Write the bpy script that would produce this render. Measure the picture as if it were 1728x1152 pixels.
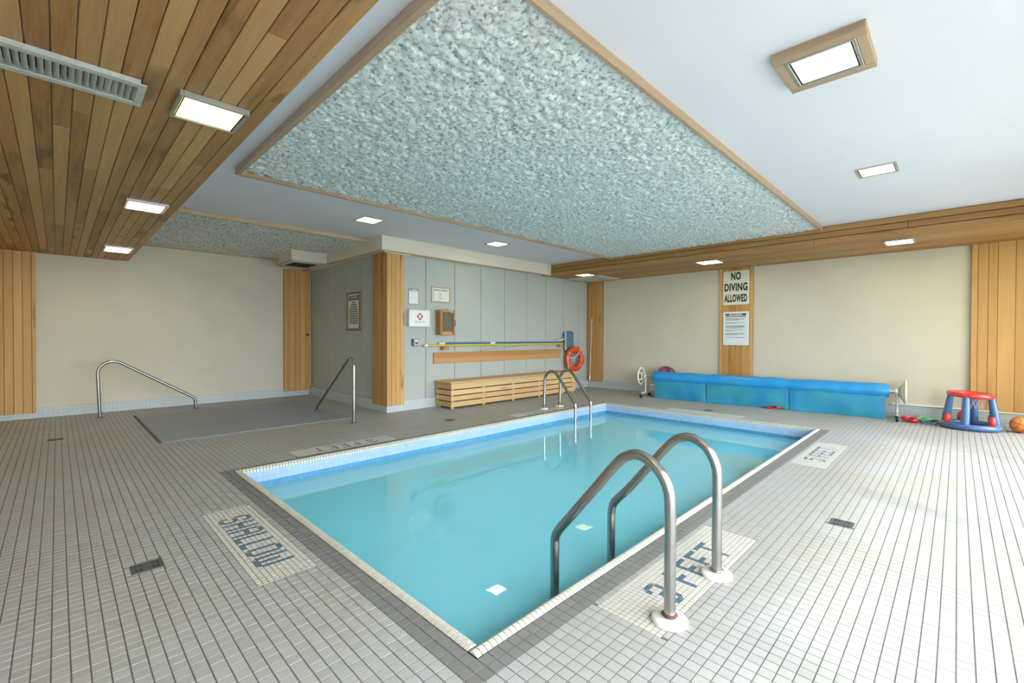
import bpy, math, random
import numpy as np
from mathutils import Vector, Matrix

random.seed(7); rng = np.random.default_rng(11)
SC = bpy.context.scene
for o in list(bpy.data.objects): bpy.data.objects.remove(o)
COL = SC.collection

# ------------------------------------------------------------------ camera, sky, sun, exposure
CH = 1.22
FPX, YAW, PITCH, ROLL = 759.74, math.radians(44.709), math.radians(-0.643), math.radians(0.188)
def cam_axes():
    F = Vector((math.cos(YAW)*math.cos(PITCH), math.sin(YAW)*math.cos(PITCH), math.sin(PITCH)))
    r = Vector((math.sin(YAW), -math.cos(YAW), 0)); u = r.cross(F)
    return r*math.cos(ROLL)+u*math.sin(ROLL), u*math.cos(ROLL)-r*math.sin(ROLL), F
CR, CU, CF = cam_axes()
cam_d = bpy.data.cameras.new('camera'); cam = bpy.data.objects.new('camera', cam_d); COL.objects.link(cam)
m = Matrix((CR, CU, -CF)).transposed().to_4x4(); m.translation = Vector((0, 0, CH)); cam.matrix_world = m
cam_d.sensor_width = 36; cam_d.lens = FPX/1728*36; cam_d.clip_start = 0.05; cam_d.clip_end = 400
SC.camera = cam

SC.view_settings.view_transform = 'Standard'; SC.view_settings.look = 'None'
SC.view_settings.gamma = 1; SC.view_settings.use_curve_mapping = False
SC.view_settings.exposure = 1.43
SC.cycles.max_bounces = 10; SC.cycles.diffuse_bounces = 6; SC.cycles.transparent_max_bounces = 12
SC.cycles.caustics_reflective = False; SC.cycles.caustics_refractive = False
SC.cycles.use_denoising = True; SC.cycles.sample_clamp_indirect = 6

world = bpy.data.worlds.new('sky'); SC.world = world; world.use_nodes = True
wn = world.node_tree; bg = wn.nodes['Background']
bg.inputs['Color'].default_value = (0.83, 0.905, 1.0, 1); bg.inputs['Strength'].default_value = 6.2

sun_d = bpy.data.lights.new('sun', 'SUN'); sun = bpy.data.objects.new('sun', sun_d); COL.objects.link(sun)
sun_d.energy = .9; sun_d.angle = math.radians(5); sun_d.color = (1, .97, .93)
SUN_DIR = Vector((0.486, 0.874, -1.06)).normalized()
sun.rotation_euler = SUN_DIR.to_track_quat('-Z', 'Y').to_euler(); sun.location = (3, -6, 8)

# room constants
XW, XE, YN, YM, YS = -2.4, 9.15, 9.6, 6.46, -1.2       # west, east, north walls, bench wall, window wall
XA = 3.74                                               # alcove side wall
ZC, ZB, ZS, ZG = 2.79, 2.54, 2.42, 2.55                 # ceiling, beam, soffit, bulkhead
PX0, PX1, PY0, PY1 = 1.11, 7.10, 1.28, 4.60             # pool coping outer edge
WATER = -0.17
WINS = [(-1.2, 0.9), (1.05, 3.45), (3.6, 6.2), (6.95, 8.75)]
for i, (a, b) in enumerate(WINS):                        # portals only steer the sky's light sampling
    ld = bpy.data.lights.new('window_portal', 'AREA'); ld.shape = 'RECTANGLE'; ld.size = b-a; ld.size_y = 2.35
    ld.cycles.is_portal = True
    lo = bpy.data.objects.new('window_portal', ld); COL.objects.link(lo)
    lo.location = ((a+b)/2, YS-0.09, 1.22); lo.rotation_euler = (math.radians(90), 0, math.radians(0))
    # emit towards +Y
    lo.rotation_euler = Vector((0, 1, 0)).to_track_quat('-Z', 'Z').to_euler()

# ------------------------------------------------------------------ helpers
def lin(h):
    h = h.lstrip('#'); out = []
    for i in (0, 2, 4):
        c = int(h[i:i+2], 16)/255
        out.append(c/12.92 if c <= .04045 else ((c+.055)/1.055)**2.4)
    return (*out, 1)

class MB:
    def __init__(s): s.v = []; s.f = []; s.m = []; s.s = []
    def add(s, vs, fs, mi=0, smooth=False):
        n = len(s.v); s.v += [tuple(v) for v in vs]
        for f in fs: s.f.append([i+n for i in f]); s.m.append(mi); s.s.append(smooth)
        return s
    def box(s, x0, x1, y0, y1, z0, z1, mi=0):
        return s.add([(x0,y0,z0),(x1,y0,z0),(x1,y1,z0),(x0,y1,z0),(x0,y0,z1),(x1,y0,z1),(x1,y1,z1),(x0,y1,z1)],
                     [(0,3,2,1),(4,5,6,7),(0,1,5,4),(1,2,6,5),(2,3,7,6),(3,0,4,7)], mi)
    def cbox(s, x0, x1, y0, y1, z0, z1, c=.004, mi=0):
        c = min(c, (x1-x0)*.45, (y1-y0)*.45, (z1-z0)*.45)
        P = []; ids = {}
        for ix in (0, 1):
            for iy in (0, 1):
                for iz in (0, 1):
                    X = (x0, x1)[ix]; Y = (y0, y1)[iy]; Z = (z0, z1)[iz]
                    dx, dy, dz = (c, -c)[ix], (c, -c)[iy], (c, -c)[iz]
                    for a, p in enumerate(((X, Y+dy, Z+dz), (X+dx, Y, Z+dz), (X+dx, Y+dy, Z))):
                        ids[ix, iy, iz, a] = len(P); P.append(p)
        F = []
        def g(ix, iy, iz, a): return ids[ix, iy, iz, a]
        for k in (0, 1):
            F.append([g(k,0,0,0), g(k,1,0,0), g(k,1,1,0), g(k,0,1,0)][::(1 if k else -1)])
            F.append([g(0,k,0,1), g(1,k,0,1), g(1,k,1,1), g(0,k,1,1)][::(-1 if k else 1)])
            F.append([g(0,0,k,2), g(1,0,k,2), g(1,1,k,2), g(0,1,k,2)][::(1 if k else -1)])
        for i in (0, 1):
            for j in (0, 1):
                F.append([g(i,j,0,0), g(i,j,1,0), g(i,j,1,1), g(i,j,0,1)])
                F.append([g(i,0,j,0), g(i,1,j,0), g(i,1,j,2), g(i,0,j,2)])
                F.append([g(0,i,j,1), g(1,i,j,1), g(1,i,j,2), g(0,i,j,2)])
        for i in (0, 1):
            for j in (0, 1):
                for k in (0, 1): F.append([g(i,j,k,0), g(i,j,k,1), g(i,j,k,2)])
        # fix winding outward
        cen = Vector(((x0+x1)/2, (y0+y1)/2, (z0+z1)/2)); G = []
        for f in F:
            a, b, d = (Vector(P[i]) for i in f[:3]); n = (b-a).cross(d-a)
            G.append(f if n.dot((a+b+d)/3-cen) > 0 else f[::-1])
        return s.add(P, G, mi)
    def cyl(s, p0, p1, r0, r1=None, n=20, mi=0, cap=True, smooth=True):
        r1 = r0 if r1 is None else r1
        p0, p1 = Vector(p0), Vector(p1); d = (p1-p0).normalized()
        a = d.orthogonal().normalized(); b = d.cross(a)
        V = [p0+(a*math.cos(t)+b*math.sin(t))*r0 for t in (2*math.pi*i/n for i in range(n))]
        V += [p1+(a*math.cos(t)+b*math.sin(t))*r1 for t in (2*math.pi*i/n for i in range(n))]
        s.add(V, [(i, (i+1) % n, n+(i+1) % n, n+i) for i in range(n)], mi, smooth)
        if cap: s.add(V[:n], [tuple(range(n))[::-1]], mi); s.add(V[n:], [tuple(range(n))], mi)
        return s
    def tube(s, pts, r, n=14, mi=0, closed=False, radii=None, cap=True):
        P = [Vector(p) for p in pts]; N = len(P); rings = []; prev = None; V = []
        for i in range(N):
            if closed: t = (P[(i+1) % N]-P[i-1]).normalized()
            else: t = (P[min(i+1, N-1)]-P[max(i-1, 0)]).normalized()
            if prev is None: a = t.orthogonal().normalized()
            else: a = (prev-t*prev.dot(t)).normalized()
            prev = a; b = t.cross(a); rr = radii[i] if radii else r
            V += [P[i]+(a*math.cos(q)+b*math.sin(q))*rr for q in (2*math.pi*k/n for k in range(n))]
        F = []
        for i in range(N if closed else N-1):
            j = (i+1) % N
            F += [(i*n+k, i*n+(k+1) % n, j*n+(k+1) % n, j*n+k) for k in range(n)]
        s.add(V, F, mi, True)
        if not closed and cap: s.add(V[:n], [tuple(range(n))[::-1]], mi); s.add(V[-n:], [tuple(range(n))], mi)
        return s
    def lathe(s, prof, org=(0, 0, 0), n=24, mi=0, axis='z'):
        V = []; L = len(prof)
        for i in range(n):
            t = 2*math.pi*i/n
            for r, h in prof:
                if axis == 'z': V.append((org[0]+r*math.cos(t), org[1]+r*math.sin(t), org[2]+h))
                elif axis == 'y': V.append((org[0]+r*math.sin(t), org[1]+h, org[2]+r*math.cos(t)))
                else: V.append((org[0]+h, org[1]+r*math.cos(t), org[2]+r*math.sin(t)))
        F = [(i*L+k, ((i+1) % n)*L+k, ((i+1) % n)*L+k+1, i*L+k+1) for i in range(n) for k in range(L-1)]
        return s.add(V, F, mi, True)
    def mesh(s, name, mats):
        me = bpy.data.meshes.new(name); me.from_pydata(s.v, [], s.f)
        for mt in (mats if isinstance(mats, (list, tuple)) else [mats]): me.materials.append(mt)
        me.polygons.foreach_set('material_index', s.m); me.polygons.foreach_set('use_smooth', s.s)
        me.update(); return me
    def obj(s, name, mats, parent=None, loc=None):
        if loc is not None:
            lv = Vector(loc); s.v = [tuple(Vector(v)-lv) for v in s.v]
        return link(name, s.mesh(name, mats), parent, loc)

def link(name, me, parent=None, loc=None):
    o = bpy.data.objects.new(name, me); COL.objects.link(o)
    if loc is not None: o.location = loc
    if parent is not None: o.parent = parent
    return o
def empty(name, loc=(0, 0, 0)):
    return link(name, None, None, loc)
def thing(name, label, cat, loc=(0, 0, 0), group=None):
    o = empty(name, loc); return tag(o, label, cat, group)
def tag(o, label, cat, group=None):
    o['label'] = label; o['category'] = cat
    if group: o['group'] = group
    return o
def structure(o, label=None, cat=None):
    o['kind'] = 'structure'
    if label: o['label'] = label
    if cat: o['category'] = cat
    return o
def under(o, parent):                    # parent while keeping world placement (parents are never rotated)
    o.parent = parent
    o.location = Vector(o.location)-Vector(parent.location)
    return o
def P(mb, name, mats, parent, loc=None):
    """part given in world coordinates under a (possibly offset) parent; origin at its centre"""
    if loc is None:
        a = np.array(mb.v); loc = tuple((a.min(0)+a.max(0))/2)
    o = mb.obj(name, mats, None, loc); return under(o, parent)
def smooth_path(pts, per=6):
    Q = [Vector(p) for p in pts]; out = []
    for i in range(len(Q)-1):
        p0 = Q[max(i-1, 0)]; p1 = Q[i]; p2 = Q[i+1]; p3 = Q[min(i+2, len(Q)-1)]
        for k in range(per):
            t = k/per
            out.append(.5*((2*p1)+(p2-p0)*t+(2*p0-5*p1+4*p2-p3)*t*t+(3*p1-p0-3*p2+p3)*t**3))
    out.append(Q[-1]); return out
def fillet(pts, r, n=8):
    Q = [Vector(p) for p in pts]; out = [Q[0]]; rs = r if isinstance(r, (list, tuple)) else [r]*(len(Q)-2)
    for i in range(1, len(Q)-1):
        a = (Q[i-1]-Q[i]).normalized(); b = (Q[i+1]-Q[i]).normalized()
        ang = a.angle(b); t = rs[i-1]/math.tan(ang/2)
        t = min(t, (Q[i-1]-Q[i]).length*.49 if i > 1 else 9, (Q[i+1]-Q[i]).length*.49 if i < len(Q)-2 else 9)
        s_, e = Q[i]+a*t, Q[i]+b*t; rr = t*math.tan(ang/2)
        c = Q[i]+(a+b).normalized()*(rr/math.sin(ang/2)); u = s_-c; v = e-c; w = u.angle(v)
        for k in range(n+1):
            q = k/n; out.append(c+(u*math.sin((1-q)*w)+v*math.sin(q*w))/math.sin(w))
    out.append(Q[-1]); return out
def project(p):
    d = Vector(p)-Vector((0, 0, CH)); z = d.dot(CF)
    if z < .05: return None
    return 864+FPX*d.dot(CR)/z, 576-FPX*d.dot(CU)/z
def text_mesh(name, body, size, mat, mtx, sx=1.0, bold=0.0, ext=0.0006, align='CENTER', target_w=None, space=1.0):
    c = bpy.data.curves.new(name, 'FONT'); c.body = body; c.size = size; c.extrude = ext; c.offset = bold
    c.space_character = space; c.align_x = align; c.align_y = 'CENTER'; c.resolution_u = 3
    t = bpy.data.objects.new(name, c); COL.objects.link(t)
    dg = bpy.context.evaluated_depsgraph_get(); dg.update()
    me = bpy.data.meshes.new_from_object(t.evaluated_get(dg)); bpy.data.objects.remove(t); bpy.data.curves.remove(c)
    n = len(me.vertices); co = np.empty(n*3, 'f'); me.vertices.foreach_get('co', co); co = co.reshape(-1, 3)
    if target_w and n: sx = target_w/(co[:, 0].max()-co[:, 0].min())
    co[:, 0] *= sx; me.vertices.foreach_set('co', co.ravel()); me.transform(mtx); me.materials.clear(); me.materials.append(mat)
    me.name = name; me.update(); return me

# ------------------------------------------------------------------ materials
def newmat(name):
    mt = bpy.data.materials.new(name); mt.use_nodes = True
    nt = mt.node_tree; return mt, nt, nt.nodes['Principled BSDF']
def simple(name, col, rough=.5, metal=0., spec=.5, noise=0., nscale=8., bump=0., bscale=200., emit=None, es=0, coat=0):
    mt, nt, b = newmat(name)
    c = lin(col) if isinstance(col, str) else col
    b.inputs['Base Color'].default_value = c; b.inputs['Roughness'].default_value = rough
    b.inputs['Metallic'].default_value = metal; b.inputs['Specular IOR Level'].default_value = spec
    b.inputs['Coat Weight'].default_value = coat
    if noise:
        g = nt.nodes.new('ShaderNodeNewGeometry'); n = nt.nodes.new('ShaderNodeTexNoise'); n.inputs['Scale'].default_value = nscale
        n.inputs['Detail'].default_value = 4
        nt.links.new(g.outputs['Position'], n.inputs['Vector'])
        mr = nt.nodes.new('ShaderNodeMapRange'); mr.inputs['From Min'].default_value = .3; mr.inputs['From Max'].default_value = .7
        mr.inputs['To Min'].default_value = 1-noise; mr.inputs['To Max'].default_value = 1+noise*.5
        nt.links.new(n.outputs['Fac'], mr.inputs['Value'])
        hv = nt.nodes.new('ShaderNodeHueSaturation'); hv.inputs['Color'].default_value = c
        nt.links.new(mr.outputs['Result'], hv.inputs['Value']); nt.links.new(hv.outputs['Color'], b.inputs['Base Color'])
    if bump:
        g = nt.nodes.new('ShaderNodeNewGeometry'); n = nt.nodes.new('ShaderNodeTexNoise'); n.inputs['Scale'].default_value = bscale
        nt.links.new(g.outputs['Position'], n.inputs['Vector'])
        bp = nt.nodes.new('ShaderNodeBump'); bp.inputs['Strength'].default_value = bump; bp.inputs['Distance'].default_value = .01
        nt.links.new(n.outputs['Fac'], bp.inputs['Height']); nt.links.new(bp.outputs['Normal'], b.inputs['Normal'])
    if emit:
        b.inputs['Emission Color'].default_value = lin(emit); b.inputs['Emission Strength'].default_value = es
    return mt

def wood(name, axis, dark, mid, light, rough=.5, seedshift=0., gloss=.35, tone=.42):
    """cedar; grain runs along the given local axis, every board gets its own tone from Object Info Random"""
    mt, nt, b = newmat(name); N = nt.nodes; L = nt.links
    tc = N.new('ShaderNodeTexCoord'); oi = N.new('ShaderNodeObjectInfo')
    mul = N.new('ShaderNodeMath'); mul.operation = 'MULTIPLY'; mul.inputs[1].default_value = 37.7
    L.new(oi.outputs['Random'], mul.inputs[0])
    cmb = N.new('ShaderNodeCombineXYZ')
    for k in range(3): L.new(mul.outputs[0], cmb.inputs[k])
    ad = N.new('ShaderNodeVectorMath'); ad.operation = 'ADD'
    L.new(tc.outputs['Object'], ad.inputs[0]); L.new(cmb.outputs[0], ad.inputs[1])
    def mapped(sl, sa):
        mp = N.new('ShaderNodeVectorMath'); mp.operation = 'MULTIPLY'
        v = [sa]*3; v['xyz'.index(axis)] = sl; mp.inputs[1].default_value = v
        L.new(ad.outputs[0], mp.inputs[0]); return mp.outputs[0]
    n1 = N.new('ShaderNodeTexNoise'); n1.inputs['Scale'].default_value = 1; n1.inputs['Detail'].default_value = 5; n1.inputs['Distortion'].default_value = .6
    L.new(mapped(1.1, 22), n1.inputs['Vector'])
    n2 = N.new('ShaderNodeTexNoise'); n2.inputs['Scale'].default_value = 1; n2.inputs['Detail'].default_value = 3
    L.new(mapped(6, 160), n2.inputs['Vector'])
    n3 = N.new('ShaderNodeTexNoise'); n3.inputs['Scale'].default_value = 1; n3.inputs['Detail'].default_value = 4
    L.new(mapped(2.0, 9), n3.inputs['Vector'])
    # tone = random*0.5 + grain
    a = N.new('ShaderNodeMath'); a.operation = 'MULTIPLY_ADD'; a.inputs[1].default_value = tone; L.new(oi.outputs['Random'], a.inputs[0])
    a2 = N.new('ShaderNodeMath'); a2.operation = 'MULTIPLY'; a2.inputs[1].default_value = .55; L.new(n1.outputs['Fac'], a2.inputs[0]); L.new(a2.outputs[0], a.inputs[2])
    a3 = N.new('ShaderNodeMath'); a3.operation = 'MULTIPLY_ADD'; a3.inputs[1].default_value = .30; L.new(n2.outputs['Fac'], a3.inputs[0]); L.new(a.outputs[0], a3.inputs[2])
    cr = N.new('ShaderNodeValToRGB'); e = cr.color_ramp.elements
    e[0].position = .22; e[0].color = lin(dark); e[1].position = .92; e[1].color = lin(light)
    k = cr.color_ramp.elements.new(.48); k.color = lin(mid)
    L.new(a3.outputs[0], cr.inputs['Fac'])
    # dark heartwood blotches on some boards
    gt = N.new('ShaderNodeMapRange'); gt.inputs['From Min'].default_value = .56; gt.inputs['From Max'].default_value = .68
    gt.inputs['To Min'].default_value = 0; gt.inputs['To Max'].default_value = .75; L.new(n3.outputs['Fac'], gt.inputs['Value'])
    wn_ = N.new('ShaderNodeTexWhiteNoise'); wn_.noise_dimensions = '1D'; L.new(mul.outputs[0], wn_.inputs['W'])
    sel = N.new('ShaderNodeMapRange'); sel.inputs['From Min'].default_value = .70; sel.inputs['From Max'].default_value = .95; L.new(wn_.outputs['Value'], sel.inputs['Value'])
    mm = N.new('ShaderNodeMath'); mm.operation = 'MULTIPLY'; L.new(gt.outputs[0], mm.inputs[0]); L.new(sel.outputs[0], mm.inputs[1])
    mx = N.new('ShaderNodeMix'); mx.data_type = 'RGBA'; mx.inputs['B'].default_value = [c*.55 for c in lin(dark)[:3]]+[1]
    L.new(mm.outputs[0], mx.inputs['Factor']); L.new(cr.outputs['Color'], mx.inputs['A'])
    L.new(mx.outputs['Result'], b.inputs['Base Color'])
    b.inputs['Roughness'].default_value = rough; b.inputs['Specular IOR Level'].default_value = gloss
    bp = N.new('ShaderNodeBump'); bp.inputs['Strength'].default_value = .25; bp.inputs['Distance'].default_value = .002
    L.new(n2.outputs['Fac'], bp.inputs['Height']); L.new(bp.outputs['Normal'], b.inputs['Normal'])
    return mt

CED = ('#5f3e20', '#a5794a', '#c79e69')
M = {}
for ax in 'xyz': M['cedar_'+ax] = wood('cedar_'+ax, ax, *CED, tone=.5)
for ax in 'xyz': M['beam_'+ax] = wood('beam_cedar_'+ax, ax, '#7d5630', '#a27645', '#b98e5c')
for ax in 'xyz': M['pillar_'+ax] = wood('pillar_cedar_'+ax, ax, '#855628', '#ba894e', '#cfa465', tone=.5)
for ax in 'xyz': M['bench_'+ax] = wood('bench_pine_'+ax, ax, '#a57a48', '#c7a26c', '#d9b988', gloss=.3)
for ax in 'xyz': M['rail_'+ax] = wood('back_slat_'+ax, ax, '#a8733a', '#bd854a', '#c9945a')
for ax in 'xyz': M['trim_'+ax] = wood('pale_trim_'+ax, ax, '#9a7d5f', '#b4977a', '#c7ae92')
M['dark'] = simple('dark_gap', '#2a1c10', .9)
M['ceiling'] = simple('ceiling_paint', '#e8e7f1', .7, noise=.02, nscale=1.5, spec=.2)
M['beige'] = simple('beige_paint', '#d4cdb9', .75, noise=.05, nscale=1.2, bump=.05, bscale=60, spec=.2)
M['cream'] = simple('cream_paint', '#ddd5c4', .7, spec=.2)
M['grey_panel'] = simple('grey_panel_paint', '#b1b5ad', .55, noise=.03, nscale=2, spec=.3)
M['grey_gap'] = simple('panel_gap', '#5a615f', .8)
M['steel'] = simple('stainless_steel', '#a9a8a4', .27, metal=1, noise=.06, nscale=14)
M['rust'] = simple('rust', '#6b3a20', .8, noise=.3, nscale=90)
M['chrome'] = simple('bright_metal', '#c8c8c6', .3, metal=.9)
M['grille'] = simple('painted_grille', '#c3c8c4', .45, metal=.1, noise=.12, nscale=30)
M['white_plastic'] = simple('white_plastic', '#e6e6e0', .35)
M['white_enamel'] = simple('white_enamel', '#dcdad2', .3, noise=.05, nscale=60)
M['cream_plastic'] = simple('cream_plastic', '#e6dcc0', .4)
M['black'] = simple('black_rubber', '#141414', .6)
M['sign_white'] = simple('sign_white', '#dbdccb', .4)
M['sign_black'] = simple('sign_black', '#10120f', .5)
M['paper'] = simple('paper', '#dfe5ea', .8)
M['print_grey'] = simple('print_grey', '#5b5f5c', .8)
M['red'] = simple('red_print', '#c23a4a', .6)
M['orange'] = simple('life_ring_orange', '#dc4a22', .35, noise=.08, nscale=10)
M['rope'] = simple('white_rope', '#d5d0c4', .8)
M['blue_pole'] = simple('blue_pole', '#4a7392', .35)
M['yellow_pole'] = simple('yellow_pole', '#d2be3c', .4)
M['net'] = simple('blue_net', '#57798a', .7, noise=.2, nscale=200)
M['green'] = simple('green_plastic', '#5fae95', .5)
M['glass_dark'] = simple('cabinet_glass', '#62625a', .12)
M['ring_red'] = simple('vinyl_red', '#e03a34', .22, coat=.3)
M['ring_blue'] = simple('vinyl_blue', '#4d6f9e', .3, coat=.2)
M['ring_green'] = simple('vinyl_green', '#74c98a', .3)
M['deep_red'] = simple('vinyl_dark_red', '#c4242e', .2, coat=.4)
M['drain'] = simple('drain_metal', '#5d6663', .5, metal=.5, noise=.4, nscale=120)
M['mat_blue'] = simple('tub_cover', '#989da3', .6, noise=.05, nscale=3)
M['basket_ball'] = simple('orange_rubber', '#e58a3c', .5, bump=.1, bscale=500)
M['backing'] = simple('backing', '#e4e0d8', .8)
M['grout'] = simple('grout', '#69675f', .9, noise=.15, nscale=5)

def lamp_mat(name, col, s):
    mt, nt, b = newmat(name); b.inputs['Base Color'].default_value = (.8, .8, .75, 1)
    b.inputs['Emission Color'].default_value = (*col, 1); b.inputs['Emission Strength'].default_value = s
    b.inputs['Roughness'].default_value = .4; return mt
M['lens'] = lamp_mat('lens_warm', (1, .9, .26), 1.5)
M['lens_soft'] = lamp_mat('lens_soft', (1, .85, .55), .42)
M['lens_bright'] = lamp_mat('lens_bright', (1, .90, .64), 8)

def tile_mat(name, base, var, cell, warm=None, rough=.5):
    """glazed tile; a tone for every tile from its grid cell, plus faint dirt"""
    mt, nt, b = newmat(name); N = nt.nodes; L = nt.links
    g = N.new('ShaderNodeNewGeometry')
    sn = N.new('ShaderNodeVectorMath'); sn.operation = 'SUBTRACT'; sn.inputs[1].default_value = (PX0, PY0, 0.01)
    L.new(g.outputs['Position'], sn.inputs[0])
    sc = N.new('ShaderNodeVectorMath'); sc.operation = 'SCALE'; sc.inputs['Scale'].default_value = 1/cell; L.new(sn.outputs[0], sc.inputs[0])
    fl = N.new('ShaderNodeVectorMath'); fl.operation = 'FLOOR'; L.new(sc.outputs[0], fl.inputs[0])
    w = N.new('ShaderNodeTexWhiteNoise'); w.noise_dimensions = '3D'; L.new(fl.outputs[0], w.inputs['Vector'])
    n = N.new('ShaderNodeTexNoise'); n.inputs['Scale'].default_value = 1.1; n.inputs['Detail'].default_value = 6; L.new(g.outputs['Position'], n.inputs['Vector'])
    a = N.new('ShaderNodeMath'); a.operation = 'MULTIPLY_ADD'; a.inputs[1].default_value = var; a.inputs[2].default_value = 1-var*.5; L.new(w.outputs['Value'], a.inputs[0])
    a2 = N.new('ShaderNodeMath'); a2.operation = 'MULTIPLY_ADD'; a2.inputs[1].default_value = .16; a2.inputs[2].default_value = .92; L.new(n.outputs['Fac'], a2.inputs[0])
    a3 = N.new('ShaderNodeMath'); a3.operation = 'MULTIPLY'; L.new(a.outputs[0], a3.inputs[0]); L.new(a2.outputs[0], a3.inputs[1])
    hv = N.new('ShaderNodeHueSaturation'); L.new(a3.outputs[0], hv.inputs['Value'])
    if warm:
        mx = N.new('ShaderNodeMix'); mx.data_type = 'RGBA'; mx.inputs['A'].default_value = lin(base); mx.inputs['B'].default_value = lin(warm)
        mr = N.new('ShaderNodeMapRange'); mr.inputs['From Min'].default_value = .38; mr.inputs['From Max'].default_value = .62; L.new(n.outputs['Fac'], mr.inputs['Value'])
        L.new(mr.outputs[0], mx.inputs['Factor']); L.new(mx.outputs['Result'], hv.inputs['Color'])
    else: hv.inputs['Color'].default_value = lin(base)
    L.new(hv.outputs['Color'], b.inputs['Base Color'])
    b.inputs['Roughness'].default_value = rough; b.inputs['Specular IOR Level'].default_value = .4
    return mt
TP = 0.0515
M['tile'] = tile_mat('floor_tile', '#a7a7a3', .10, TP, warm='#a19e92')
M['tile_dark'] = tile_mat('border_tile', '#7a7975', .08, TP)
M['mos_cream'] = tile_mat('mosaic_cream', '#c4c0b3', .08, TP/2, rough=.35)
M['mos_blue'] = tile_mat('mosaic_blue', '#4f6a7c', .10, TP/2, rough=.35)
M['coping_tile'] = tile_mat('coping_tile', '#c8c5b6', .08, .0277, rough=.25)
M['base_tile'] = simple('base_tile', '#b9c0bd', .4, noise=.06, nscale=3)

def grid_tile_mat(name, base, grout, cell, z0=0., gw=.06, rough=.3, var=.12, dark=None, zdark=None):
    """square tiles on a vertical face far away: joints as fine relief + colour"""
    mt, nt, b = newmat(name); N = nt.nodes; L = nt.links
    g = N.new('ShaderNodeNewGeometry'); s = N.new('ShaderNodeSeparateXYZ'); L.new(g.outputs['Position'], s.inputs[0])
    sm = N.new('ShaderNodeMath'); sm.operation = 'ADD'; L.new(s.outputs['X'], sm.inputs[0]); L.new(s.outputs['Y'], sm.inputs[1])
    def fr(sock, off):
        a = N.new('ShaderNodeMath'); a.operation = 'ADD'; a.inputs[1].default_value = off; L.new(sock, a.inputs[0])
        d = N.new('ShaderNodeMath'); d.operation = 'DIVIDE'; d.inputs[1].default_value = cell; L.new(a.outputs[0], d.inputs[0])
        f = N.new('ShaderNodeMath'); f.operation = 'FRACT'; L.new(d.outputs[0], f.inputs[0])
        c = N.new('ShaderNodeMath'); c.operation = 'LESS_THAN'; c.inputs[1].default_value = gw; L.new(f.outputs[0], c.inputs[0])
        fl = N.new('ShaderNodeMath'); fl.operation = 'FLOOR'; L.new(d.outputs[0], fl.inputs[0])
        return c.outputs[0], fl.outputs[0]
    gx, ix = fr(sm.outputs[0], 0); gz, iz = fr(s.outputs['Z'], z0)
    mxx = N.new('ShaderNodeMath'); mxx.operation = 'MAXIMUM'; L.new(gx, mxx.inputs[0]); L.new(gz, mxx.inputs[1])
    cb = N.new('ShaderNodeCombineXYZ'); L.new(ix, cb.inputs[0]); L.new(iz, cb.inputs[1])
    w = N.new('ShaderNodeTexWhiteNoise'); L.new(cb.outputs[0], w.inputs['Vector'])
    a = N.new('ShaderNodeMath'); a.operation = 'MULTIPLY_ADD'; a.inputs[1].default_value = var; a.inputs[2].default_value = 1-var/2; L.new(w.outputs['Value'], a.inputs[0])
    hv = N.new('ShaderNodeHueSaturation'); hv.inputs['Color'].default_value = lin(base); L.new(a.outputs[0], hv.inputs['Value'])
    mx = N.new('ShaderNodeMix'); mx.data_type = 'RGBA'; mx.inputs['B'].default_value = lin(grout)
    L.new(mxx.outputs[0], mx.inputs['Factor']); L.new(hv.outputs['Color'], mx.inputs['A']); L.new(mx.outputs['Result'], b.inputs['Base Color'])
    b.inputs['Roughness'].default_value = rough; return mt
M['base_grid'] = grid_tile_mat('skirting_tile', '#bcc5c4', '#a3a9a6', TP, var=.06)
M['band_blue'] = grid_tile_mat('waterline_tile', '#9fb9d2', '#8ba6c2', TP, var=.10, z0=.03)
M['band_deep'] = grid_tile_mat('waterline_deep', '#4f93b8', '#3f80a8', TP, var=.14, z0=.03)
M['plaster'] = simple('pool_plaster', '#a8ecee', .6, noise=.06, nscale=1.5)

# popcorn fibre ceiling
mt, nt, b = newmat('sprayed_fibre'); N = nt.nodes; L = nt.links
g = N.new('ShaderNodeNewGeometry')
n1 = N.new('ShaderNodeTexNoise'); n1.inputs['Scale'].default_value = 34; n1.inputs['Detail'].default_value = 8; n1.inputs['Roughness'].default_value = .65
n2 = N.new('ShaderNodeTexNoise'); n2.inputs['Scale'].default_value = 75; n2.inputs['Detail'].default_value = 4
L.new(g.outputs['Position'], n1.inputs['Vector']); L.new(g.outputs['Position'], n2.inputs['Vector'])
cr = N.new('ShaderNodeValToRGB'); e = cr.color_ramp.elements
e[0].position = .38; e[0].color = lin('#a0a8a8'); e[1].position = .50; e[1].color = lin('#f3f5f5')  # grey hollows: shade of the pits painted into the fibre colour
L.new(n1.outputs['Fac'], cr.inputs['Fac']); L.new(cr.outputs['Color'], b.inputs['Base Color'])
b.inputs['Roughness'].default_value = .95; b.inputs['Specular IOR Level'].default_value = .1
ad = N.new('ShaderNodeMath'); ad.operation = 'MULTIPLY_ADD'; ad.inputs[1].default_value = .5; L.new(n2.outputs['Fac'], ad.inputs[0]); L.new(n1.outputs['Fac'], ad.inputs[2])
bp = N.new('ShaderNodeBump'); bp.inputs['Strength'].default_value = .6; bp.inputs['Distance'].default_value = .012
L.new(ad.outputs[0], bp.inputs['Height']); L.new(bp.outputs['Normal'], b.inputs['Normal']); M['fibre'] = mt

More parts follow.
